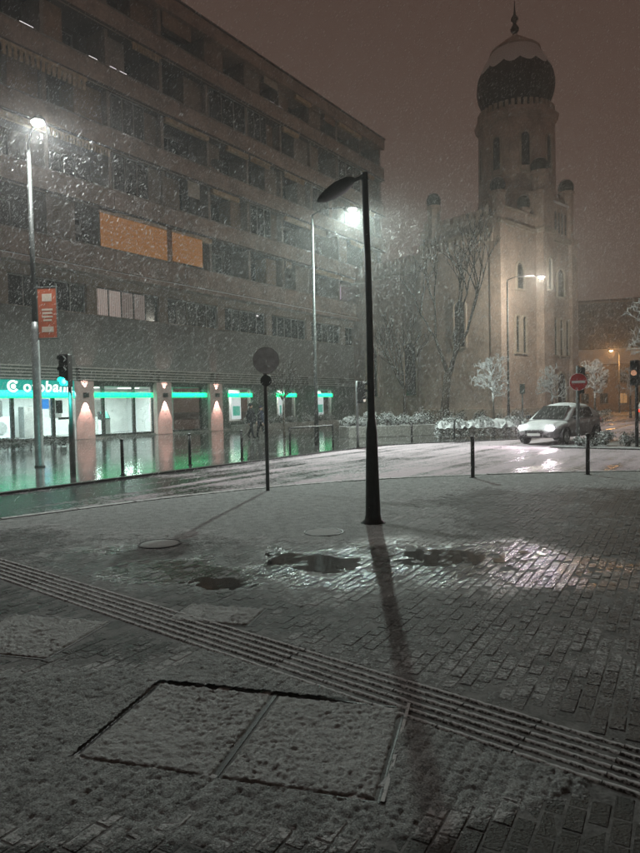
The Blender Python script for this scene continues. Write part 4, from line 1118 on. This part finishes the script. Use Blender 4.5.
def grow(out, rn, p, d, ln, r, lev, spread, up, fork):
    nseg = 3 if lev > 1 else 2
    pts = [p]; q = p.copy(); dd = d.copy()
    for i in range(nseg):
        dd = (dd + Vector((rn.gauss(0, .16), rn.gauss(0, .16), rn.gauss(0, .12) + up * .12))).normalized()
        q = q + dd * (ln / nseg); pts.append(q.copy())
    out.append((pts, r, r * .62, lev))
    if lev == 0: return
    for k in range(rn.choice(fork)):
        a = rn.uniform(.5, 1.) * spread; ax = dd.orthogonal().normalized(); ax.rotate(Matrix.Rotation(rn.random() * 2 * PI, 3, dd))
        nd = (dd * math.cos(a) + ax * math.sin(a) + Vector((0, 0, up * .2))).normalized()
        src = pts[-1] if k < 2 else pts[rn.randrange(1, nseg + 1)]
        grow(out, rn, src, nd, ln * rn.uniform(.6, .85), r * .6, lev - 1, spread, up, fork)
def tree(loc, label, seed, trunk_h, trunk_r, limbs, ln, lev, m, rz=0., clip=None, spread=.7, up=.5, fork=(2, 3), tilt=(.5, 1.2), rmin=.008, lean=(0, 0), leader=0., trunk_m='trunk_snow', squash=1.):
    rn = random.Random(seed)
    t = thing('tree', label, 'tree', loc, rz)
    top = Vector((lean[0], lean[1], trunk_h)); tip = top + Vector((rn.gauss(0, .05), rn.gauss(0, .05), leader))
    pts = [Vector((0, 0, -.05)), Vector((lean[0] * .1, lean[1] * .1, .15)), Vector((lean[0] * .4 + rn.gauss(0, .02), lean[1] * .4, trunk_h * .5)), top]
    MB().tube(pts, [trunk_r * 1.4, trunk_r * 1.05, trunk_r * .85, trunk_r * .7], 12).build('trunk', trunk_m, t, True)
    out = []
    if leader: out.append(([top - Vector((0, 0, .05)), top.lerp(tip, .5), tip], trunk_r * .7, trunk_r * .25, 2))
    for i in range(limbs):
        az = 2 * PI * (i + rn.random() * .6) / limbs; a = rn.uniform(*tilt)
        f_ = (i * 7 % limbs) / limbs
        if leader: a = 1.35 - .95 * f_ + rn.uniform(-.15, .15)
        grow(out, rn, (top.lerp(tip, f_) if leader else top - Vector((0, 0, rn.random() * trunk_h * .12))), Vector((math.sin(a) * math.cos(az), math.sin(a) * math.sin(az), math.cos(a))), ln * rn.uniform(.8, 1.15), trunk_r * .45, lev, spread, up, fork)
    mb = MB()
    for p_, r0, r1, lv in out:
        if clip and lv < 2 and (((p_[-1] - top) - Vector((0, 0, clip[1] * .75))).xy.length / clip[0]) ** 2 + ((p_[-1].z - top.z - clip[1] * .75) / clip[1]) ** 2 > 1: continue
        n_ = len(p_); rs = [max(rmin, r0 + (r1 - r0) * i / (n_ - 1)) for i in range(n_)]
        mb.tube(p_, rs, 6 if lv > 1 else 4, False)
    mb.build('crown', m, t, True, fix=False)
    return t
SN = dict(spread=.85, up=.22, fork=(2, 3, 3))
tree((6.95, 36.0, 0), 'large dark bare tree with forked trunk beside the stone wall', 4, 3.3, .27, 3, 2.5, 5, 'twig_bare', spread=.5, up=.75, fork=(2, 2, 3), tilt=(.12, .5), rmin=.010, lean=(.3, 0), trunk_m='bark')
tree((8.45, 31.2, 0), 'small round snow covered tree in front of the domed building corner', 9, 1.9, .06, 15, .40, 4, 'twig_snow', tilt=(.05, 1.3), rmin=.009, clip=(1.15, 1.35), leader=1.1, **SN)
tree((14.0, 38.5, 0), 'snow covered tree between the parked car and the stone front', 12, 1.8, .07, 15, .40, 4, 'twig_snow', tilt=(.05, 1.3), rmin=.011, clip=(1.2, 1.3), leader=1.05, **SN)
tree((20.0, 46.5, 0), 'snowy tree glowing in the orange street light', 15, 2.0, .09, 15, .50, 4, 'twig_snow', tilt=(.05, 1.3), rmin=.013, clip=(1.45, 1.65), leader=1.4, **SN)
tree((27.2, 56, 0), 'thin snowy tree beyond the orange lit one down the side street', 19, 2.2, .09, 13, .5, 4, 'twig_snow', tilt=(.1, 1.2), rmin=.016, clip=(1.5, 1.8), leader=1.4, **SN)
tree((13.6, 25.5, 0), 'snow laden tree overhanging the black island traffic light', 23, 3.0, .10, 15, .52, 4, 'twig_snow', tilt=(.05, 1.25), rmin=.009, clip=(1.55, 1.8), leader=1.5, **SN)
tree((-1.9, 34.0, 0), 'young bare street tree before the bank display windows', 31, 2.1, .06, 9, .60, 4, 'twig_bare', spread=.65, up=.45, tilt=(.1, 1.2), rmin=.009, clip=(1.2, 1.5))
tree((5.6, 42, 0), 'thin bare tree between the bank corner and the stone nave', 35, 2.6, .14, 5, 1.7, 4, 'twig_bare', spread=.6, up=.6, tilt=(.2, .7), rmin=.010, trunk_m='bark')

hedge((7.4, 29.6, 0), 4.1, 1.0, .78, R(3), 7000, 1, 'long trimmed snow covered hedge left of the parked car')
# planters in front of the building
def planter(p0, p1, wd, h, label, m='concrete_snow'):
    p0 = Vector((*p0, 0)); p1 = Vector((*p1, 0)); d = p1 - p0
    t = thing('planter_wall', label, 'planter', p0, math.atan2(d.y, d.x), 'planters along the bank front')
    ln = d.length
    mb = MB(); mb.box(0, ln, 0, .15, 0, h); mb.box(0, ln, wd - .15, wd, 0, h); mb.box(0, .15, .15, wd - .15, 0, h); mb.box(ln - .15, ln, .15, wd - .15, 0, h)
    mb.build('wall', m, t, bevel=.015)
    B('soil', 'ground_snow', t, .15, ln - .15, .15, wd - .15, 0, h - .08)
    return t, ln
sh = 0
pl1, l1 = planter(fp(28.4, 32.0), fp(28.4, 43.5), 1.3, .42, 'low planter wall with snowy shrubs under the bank display windows')
pl2, l2 = planter((1.4, 31.2), (5.9, 32.6), 1.5, .55, 'long low planter wall with snowy shrubs behind the pale pole traffic light')
rs = random.Random(77)
for q in range(9):
    p = np.array(fp(28.4 + .65, 32.9 + q * 1.25)) + rs.uniform(-.1, .1)
    shrub((p[0], p[1], .34), rs.uniform(.55, .75), .5, rs.uniform(.55, .9), 700, 100 + q, 'snowy shrub in the low planter under the bank display windows', group='shrubs in the low bank planter')
for q in range(7):
    f_ = (q + .5) / 7; p = np.array([1.4, 31.2]) * (1 - f_) + np.array([5.9, 32.6]) * f_ + np.array([-.25, .72])
    shrub((p[0], p[1], .46), rs.uniform(.5, .7), .5, rs.uniform(.55, .85), 700, 130 + q, 'snowy shrub in the long planter behind the pale pole traffic light', group='shrubs in the long planter')
for q in range(9):
    p = (3.6 + q * 1.05, 35.0 + rs.uniform(-.6, .6)); shrub((p[0], p[1], 0), .8, .6, rs.uniform(.9, 1.3), 600, 150 + q, 'dark shrub at the foot of the big bare tree and stone wall', 'leaf_dark', 'dark shrubs along the stone wall', .06)
for q in range(11):
    f_ = q / 10; p = (9.3 + f_ * 4.6, 22.9 - f_ * 1.7 + rs.uniform(-.25, .35))
    shrub((p[0], p[1], 0), rs.uniform(.35, .5), .4, rs.uniform(.35, .6), 420, 170 + q, 'low snowy shrub on the kerbed island behind the no entry sign', group='low shrubs on the island', size=.05)
hedge((-13.3, 27.2, 0), 5.5, .7, .42, PI / 2 - TH, 2600, 8, 'low dark hedge in front of the bank entrance glazing', 'leaf_dark')
hedge((17.0, 41, 0), 7.5, .8, .8, R(46), 3500, 5, 'dark hedge along the street at the stone front', 'leaf_dark')

# ================================================================== CAR
def car(loc, rz, label, head=True, tail=False, m='car_snow'):
    t = thing('car', label, 'car', loc, rz)
    # x forward; stations: x, half width, sill z, belt z, (shoulder inset)
    st = [(-2.05, .62, .42, .86), (-1.98, .74, .34, .98), (-1.75, .84, .28, 1.02), (-1.2, .88, .25, 1.00), (-.4, .89, .24, .96), (.4, .89, .24, .93), (.95, .88, .24, .90), (1.45, .86, .25, .82), (1.80, .80, .28, .74), (2.02, .66, .34, .62), (2.10, .50, .40, .54)]
    mb = MB(); ring = []
    for x, w_, z0, z1 in st:
        b_ = len(mb.v); ring.append(b_)
        zm = z0 + (z1 - z0) * .55
        sec = [(0, z0), (w_ * .82, z0), (w_ * .97, z0 + .08), (w_, zm), (w_ * .975, z1 - .07), (w_ * .88, z1), (w_ * .45, z1 + .035), (0, z1 + .045)]
        for y, z in sec: mb.v.append((x, y, z))
        for y, z in sec[-2:0:-1]: mb.v.append((x, -y, z))
    k = 14
    for a, c in zip(ring, ring[1:]):
        for i in range(k): mb.f.append((a + i, a + (i + 1) % k, c + (i + 1) % k, c + i))
    mb.f.append(tuple(ring[0] + i for i in range(k))); mb.f.append(tuple(ring[-1] + i for i in range(k)))
    body = mb.build('body', m, t, True)
    sd = body.modifiers.new('s', 'SUBSURF'); sd.levels = 1; sd.render_levels = 1
    # greenhouse
    gs = [(-1.80, .62, .98, 1.02), (-1.55, .66, .98, 1.30), (-1.15, .66, .98, 1.46), (-.4, .66, .96, 1.51), (.2, .65, .94, 1.46), (.62, .64, .92, 1.22), (1.05, .64, .88, .93)]
    mb = MB(); ring = []
    for x, w_, z0, z1 in gs:
        ring.append(len(mb.v)); 
        hgt = z1 - z0
        sec = [(.80, z0 - .05), (.78, z0 + .02), (.80 - .16 * min(1, hgt / .5), z1 - .06 * min(1, hgt / .3)), (.50, z1), (0, z1 + .02)]
        for y, z in sec: mb.v.append((x, y, z))
        for y, z in sec[-2::-1]: mb.v.append((x, -y, z))
    k = 9
    for a, c in zip(ring, ring[1:]):
        for i in range(k - 1): mb.f.append((a + i, a + i + 1, c + i + 1, c + i))
    mb.f.append(tuple(ring[0] + i for i in range(k))); mb.f.append(tuple(ring[-1] + i for i in range(k)))
    mb.build('cabin', m, t, True)
    for sgn in (1, -1):
        for (xa, xb, xc, xd) in ((.70, .10, -.35, -.35), (-.42, -.42, -1.05, -1.15)):
            y0 = .792; y1 = .668
            v = [(xa, sgn * y0, .99), (xb, sgn * y1, 1.37), (xc, sgn * y1, 1.40), (xd, sgn * y0, 1.01)]
            o_ = [(p[0], p[1] + sgn * .012, p[2]) for p in v]
            g = MB(); g.v = v + o_; g.f = [(0, 1, 2, 3), (4, 5, 6, 7)[::-1], (0, 1, 5, 4), (1, 2, 6, 5), (2, 3, 7, 6), (3, 0, 4, 7)]
            g.build('side_window', 'glass_dark', t)
    g = MB(); g.v = [(1.06, -.62, .955), (1.06, .62, .955), (.30, .53, 1.435), (.30, -.53, 1.435)]; g.v += [(x + .02, y, z + .03) for x, y, z in g.v]
    g.f = [(0, 1, 2, 3), (4, 5, 6, 7), (0, 1, 5, 4), (1, 2, 6, 5), (2, 3, 7, 6), (3, 0, 4, 7)]; g.build('windscreen', 'glass_mid', t)
    for sgn in (1, -1):
        mr = B('mirror', 'plastic_dark', t, .62, .76, sgn * .98 - .09, sgn * .98 + .09, .96, 1.10, .03)
    for xw in (1.32, -1.28):
        for sgn in (1, -1):
            wl = MB().tube([(xw, sgn * .68, .31), (xw, sgn * .69, .31), (xw, sgn * .86, .31), (xw, sgn * .885, .31)], [.30, .315, .315, .29], 26).build('wheel', 'rubber', t)
            MB().tube([(xw, sgn * .84, .31), (xw, sgn * .893, .31)], [.20, .19], 20).build('rim', 'grey_metal', wl)
            MB().tube([(xw, sgn * .885, .31), (xw, sgn * .905, .31)], [.05, .045], 12).build('hub', 'plastic_dark', wl)
            ar = MB(); n_ = 14
            for q in range(n_ + 1):
                a_ = PI * q / n_
                for r_ in (.325, .385): 
                    for yy in (.80, .905): ar.v.append((xw + r_ * math.cos(a_), sgn * yy, .31 + r_ * math.sin(a_)))
            for q in range(n_):
                b_ = q * 4
                for i, j in ((0, 1), (1, 3), (3, 2), (2, 0)): ar.f.append((b_ + i, b_ + j, b_ + 4 + j, b_ + 4 + i))
            ar.build('wheel_arch', 'plastic_dark', t)
    B('grille', 'plastic_dark', t, 2.02, 2.13, -.36, .36, .44, .56, .02); B('bumper_intake', 'plastic_dark', t, 2.0, 2.10, -.5, .5, .30, .40, .02)
    B('number_plate', 'white_sign', t, 2.12, 2.145, -.26, .26, .36, .46)
    for sgn in (1, -1):
        hl = MB().lathe([(.02, .055), (.075, .04), (.105, .0), (.11, -.06)], 18, cap=False).build('headlight', 'headlight_lens' if head else 'glass_dark', t, True)
        hl.location = (1.99, sgn * .60, .66); hl.rotation_euler = (0, R(80), R(18) * sgn); hl.scale = (.8, 1.15, 1)
        if head:
            l_ = lightobj('headlight_beam', 'SPOT', (2.12, sgn * .60, .66), 120, (1., .82, .92), t, spot_size=R(95), spot_blend=.75, shadow_soft_size=.05)
            l_.rotation_euler = (R(90), 0, R(-90)); l_.rotation_euler.x = R(83)
        tlm = B('tail_light', 'tail_red' if tail else 'red_sign', t, -2.06, -1.98, sgn * .62 - .14, sgn * .62 + .14, .74, .92, .02)
    B('wiper', 'plastic_dark', t, .98, 1.02, -.45, .25, .975, .99)
    # snow blanket on roof and bonnet
    def top(x0, x1, hw, zf, th, seed):
        def hf(X_, Y_):
            ed = np.minimum(np.minimum(X_ - x0, x1 - X_), hw - np.abs(Y_))
            return zf(X_, Y_) - .02 + th * sstep(-.02, .12, ed + (fbm(X_ + seed, Y_, 6, 2) - .5) * .1) + (fbm(X_ + seed, Y_, 9, 2) - .5) * .02
        return quadmesh('snow', [heightfield(x0, x1, -hw, hw, .04, lambda A, C, Z: A > -99, hf)], 'snow_plain')
    obj('snow', top(-1.45, .12, .60, lambda x, y: np.interp(x, [-1.55, -1.15, -.4, .2], [1.30, 1.46, 1.51, 1.46]) + .02 - .08 * (y / .6) ** 2, .075, 3), 'snow_plain', t)
    obj('snow', top(1.12, 1.92, .70, lambda x, y: np.interp(x, [.95, 1.45, 1.80, 2.0], [.945, .865, .785, .67]) - .06 * (y / .7) ** 2, .06, 8), 'snow_plain', t)
    return t
car((9.55, 25.4, ROAD_Z), R(-90 - 47), 'snow covered hatchback with headlights on beside the no entry sign')
car((24.0, 46.5, ROAD_Z), R(62), 'car with red tail lights farther down the side street', False, True)

# ================================================================== TWO PEOPLE
def skin_body(name, verts, edges, rad, m, parent, root=0, levels=2):
    me = bpy.data.meshes.new(name); me.from_pydata(verts, edges, [])
    o = bpy.data.objects.new(name, me); COL.objects.link(o)
    sk = o.modifiers.new('skin', 'SKIN'); sb = o.modifiers.new('sub', 'SUBSURF'); sb.levels = levels; sb.render_levels = levels
    if not me.skin_vertices: me.skin_vertices.new() if hasattr(me.skin_vertices, 'new') else None
    for i, r in enumerate(rad):
        me.skin_vertices[0].data[i].radius = (r, r) if not isinstance(r, tuple) else r
        me.skin_vertices[0].data[i].use_root = (i == root)
    bpy.context.view_layer.update()
    dg = bpy.context.evaluated_depsgraph_get(); m2 = bpy.data.meshes.new_from_object(o.evaluated_get(dg))
    bpy.data.objects.remove(o); m2.polygons.foreach_set('use_smooth', [True] * len(m2.polygons))
    return obj(name, m2, m, parent)
def person(loc, rz, label, cloth, hgt, stride, bag=False):
    k = hgt / 1.75
    t = thing('person', label, 'person', loc, rz, 'couple walking by the planter')
    V = [(0, 0, .95), (0, 0, 1.15), (0, 0, 1.35), (0, 0, 1.47), (0, .02, 1.56),
         (-.17, 0, 1.42), (-.24, .06 * stride, 1.16), (-.22, -.10 + .10 * stride, .93), (-.21, -.12 + .12 * stride, .84),
         (.17, 0, 1.42), (.24, -.06 * stride, 1.16), (.22, -.10 - .06 * stride, .93), (.21, -.12 - .08 * stride, .84),
         (-.09, 0, .88), (-.10, -.12 * stride, .50), (-.10, .0 - .20 * stride, .09), (-.10, -.16 - .22 * stride, .04),
         (.09, 0, .88), (.10, .06 * stride, .50), (.10, .26 * stride, .12), (.10, .13 * stride, .04)]
    V = [(x * k, y * k, z * k) for x, y, z in V]
    E_ = [(0, 1), (1, 2), (2, 3), (3, 4), (2, 5), (5, 6), (6, 7), (7, 8), (2, 9), (9, 10), (10, 11), (11, 12), (0, 13), (13, 14), (14, 15), (15, 16), (0, 17), (17, 18), (18, 19), (19, 20)]
    Rr = [.16, .15, .17, .075, .055, .085, .06, .048, .038, .085, .06, .048, .038, .10, .075, .05, .045, .10, .075, .05, .045]
    body = skin_body('body', V, E_, [r * k for r in Rr], 'cloth_dark', t)
    # jacket
    MB().lathe([(.25 * k, .78 * k), (.235 * k, .98 * k), (.215 * k, 1.12 * k), (.235 * k, 1.33 * k), (.20 * k, 1.44 * k), (.10 * k, 1.50 * k)], 18, mod=lambda a, z: 1 - .24 * abs(math.sin(a)), cap=False).build('coat', cloth, t, True)
    hd = MB(); n = 16
    for zz, rx, ry in ((1.53, .05, .055), (1.56, .062, .075), (1.60, .072, .09), (1.65, .078, .098), (1.70, .074, .095), (1.745, .05, .065), (1.76, .01, .01)):
        for i in range(n):
            a = 2 * PI * i / n; fx = rx * math.cos(a); fy = .0 + ry * math.sin(a)
            if 1.59 < zz < 1.66 and i == 12: fy -= .018
            hd.v.append((fx * k, (fy - .01) * k, zz * k))
    for j in range(6):
        for i in range(n): hd.f.append((j * n + i, j * n + (i + 1) % n, (j + 1) * n + (i + 1) % n, (j + 1) * n + i))
    hd.build('head', 'skin', t, True)
    MB().lathe([(.092 * k, 1.64 * k), (.098 * k, 1.69 * k), (.088 * k, 1.74 * k), (.05 * k, 1.785 * k), (.01, 1.80 * k)], 16, (0, .0), mod=lambda a, z: 1 + .12 * abs(math.sin(a))).build('hat', cloth, t, True)
    for sgn, c in ((-1, V[8]), (1, V[12])):                     # hands: palm, four fingers, thumb
        hb = MB(); x, y, z = c
        hb.tube([(x, y, z + .01), (x, y - .01, z - .05), (x, y - .015, z - .085)], [.026, .034, .03], 8)
        for f_ in range(4):
            yy = y - .035 + f_ * .018; l_ = (.06, .075, .078, .065)[f_]
            hb.tube([(x, yy, z - .08), (x - sgn * .012, yy - .004, z - .08 - l_ * .55), (x - sgn * .03, yy - .006, z - .08 - l_)], [.0095, .009, .007], 6)
        hb.tube([(x, y - .03, z - .03), (x - sgn * .015, y - .055, z - .065), (x - sgn * .018, y - .06, z - .095)], [.011, .010, .008], 6)
        hb.build('hand', 'skin', t, True)
    if bag: pass
    return t
person((-3.55, 32.9, 0), R(62), 'person in a dark long coat walking on the wet pavement', 'cloth_dark', 1.78, 1.)
person((-3.05, 33.1, 0), R(62), 'shorter person in a dark blue coat walking beside the other', 'cloth_blue', 1.66, -1.)

# ================================================================== FALLING SNOW AND AIR
m, nt, b = nodes('flake')
df = N(nt, 'ShaderNodeBsdfDiffuse'); df.inputs['Color'].default_value = (.85, .86, .87, 1); tl_ = N(nt, 'ShaderNodeBsdfTranslucent'); tl_.inputs['Color'].default_value = (.85, .86, .87, 1)
ms = N(nt, 'ShaderNodeMixShader'); ms.inputs[0].default_value = .5
L(nt, df.outputs[0], ms.inputs[1]); L(nt, tl_.outputs[0], ms.inputs[2]); L(nt, ms.outputs[0], nt.nodes['Material Output'].inputs['Surface'])
rg = np.random.default_rng(44)
def flakes(n, y0, y1, zt, s0, s1):
    y = (rg.random(n) * (y1 ** 2 - y0 ** 2) + y0 ** 2) ** .5
    x = (rg.random(n) * 2 - 1) * (.62 * y + 1.5); z = rg.random(n) * zt
    wind = np.array([-.52, -.15, -.84]); wind /= np.linalg.norm(wind)
    d = wind + rg.normal(0, .13, (n, 3)); d /= np.linalg.norm(d, axis=1)[:, None]
    a = np.cross(d, rg.normal(0, 1, (n, 3))); a /= np.linalg.norm(a, axis=1)[:, None]; e = np.cross(d, a)
    s = s0 + (s1 - s0) * rg.random(n) ** 2; s = s[:, None]; c = np.stack([x, y, z], -1)
    V = np.stack([c + d * s * 4.4, c + a * s * .46 - d * s * .3 + e * s * .1, c - a * s * .33 - e * s * .46 + d * s * .3, c - d * s * 4.0 + e * s * .2], 1)
    F = np.array([(0, 1, 2), (3, 2, 1)])
    return V.reshape(-1, 3), (F[None] + (np.arange(n) * 4)[:, None, None]).reshape(-1, 3)
parts = [flakes(240000, 11, 38, 13, .0048, .0112), flakes(1500, 5, 11, 6.5, .002, .005)]
vs = np.concatenate([p[0] for p in parts]); fs = np.concatenate([parts[0][1], parts[1][1] + len(parts[0][0])])
me = bpy.data.meshes.new('falling_snow'); me.vertices.add(len(vs)); me.vertices.foreach_set('co', vs.astype(np.float32).ravel())
me.loops.add(fs.size); me.loops.foreach_set('vertex_index', fs.astype(np.int32).ravel()); me.polygons.add(len(fs)); me.polygons.foreach_set('loop_start', np.arange(0, fs.size, 3, dtype=np.int32))
me.update(calc_edges=True)
o = obj('falling_snow', me, 'flake'); o['kind'] = 'stuff'; o['label'] = 'wind driven snowflakes falling through the lamp light'

hm = bpy.data.materials.new('haze'); hm.use_nodes = True; nt = hm.node_tree; nt.nodes.clear()
ho = nt.nodes.new('ShaderNodeOutputMaterial'); pv = nt.nodes.new('ShaderNodeVolumePrincipled')
pv.inputs['Color'].default_value = (.86, .85, .84, 1); pv.inputs['Density'].default_value = HAZE_DENSITY; pv.inputs['Anisotropy'].default_value = .66
nt.links.new(pv.outputs[0], ho.inputs['Volume'])
o = MB().box(-243, 243, -63, 243, -1.6, 37.).build('haze', None); o.data.materials.append(hm); o['kind'] = 'stuff'; o['label'] = 'pale snowy night air'
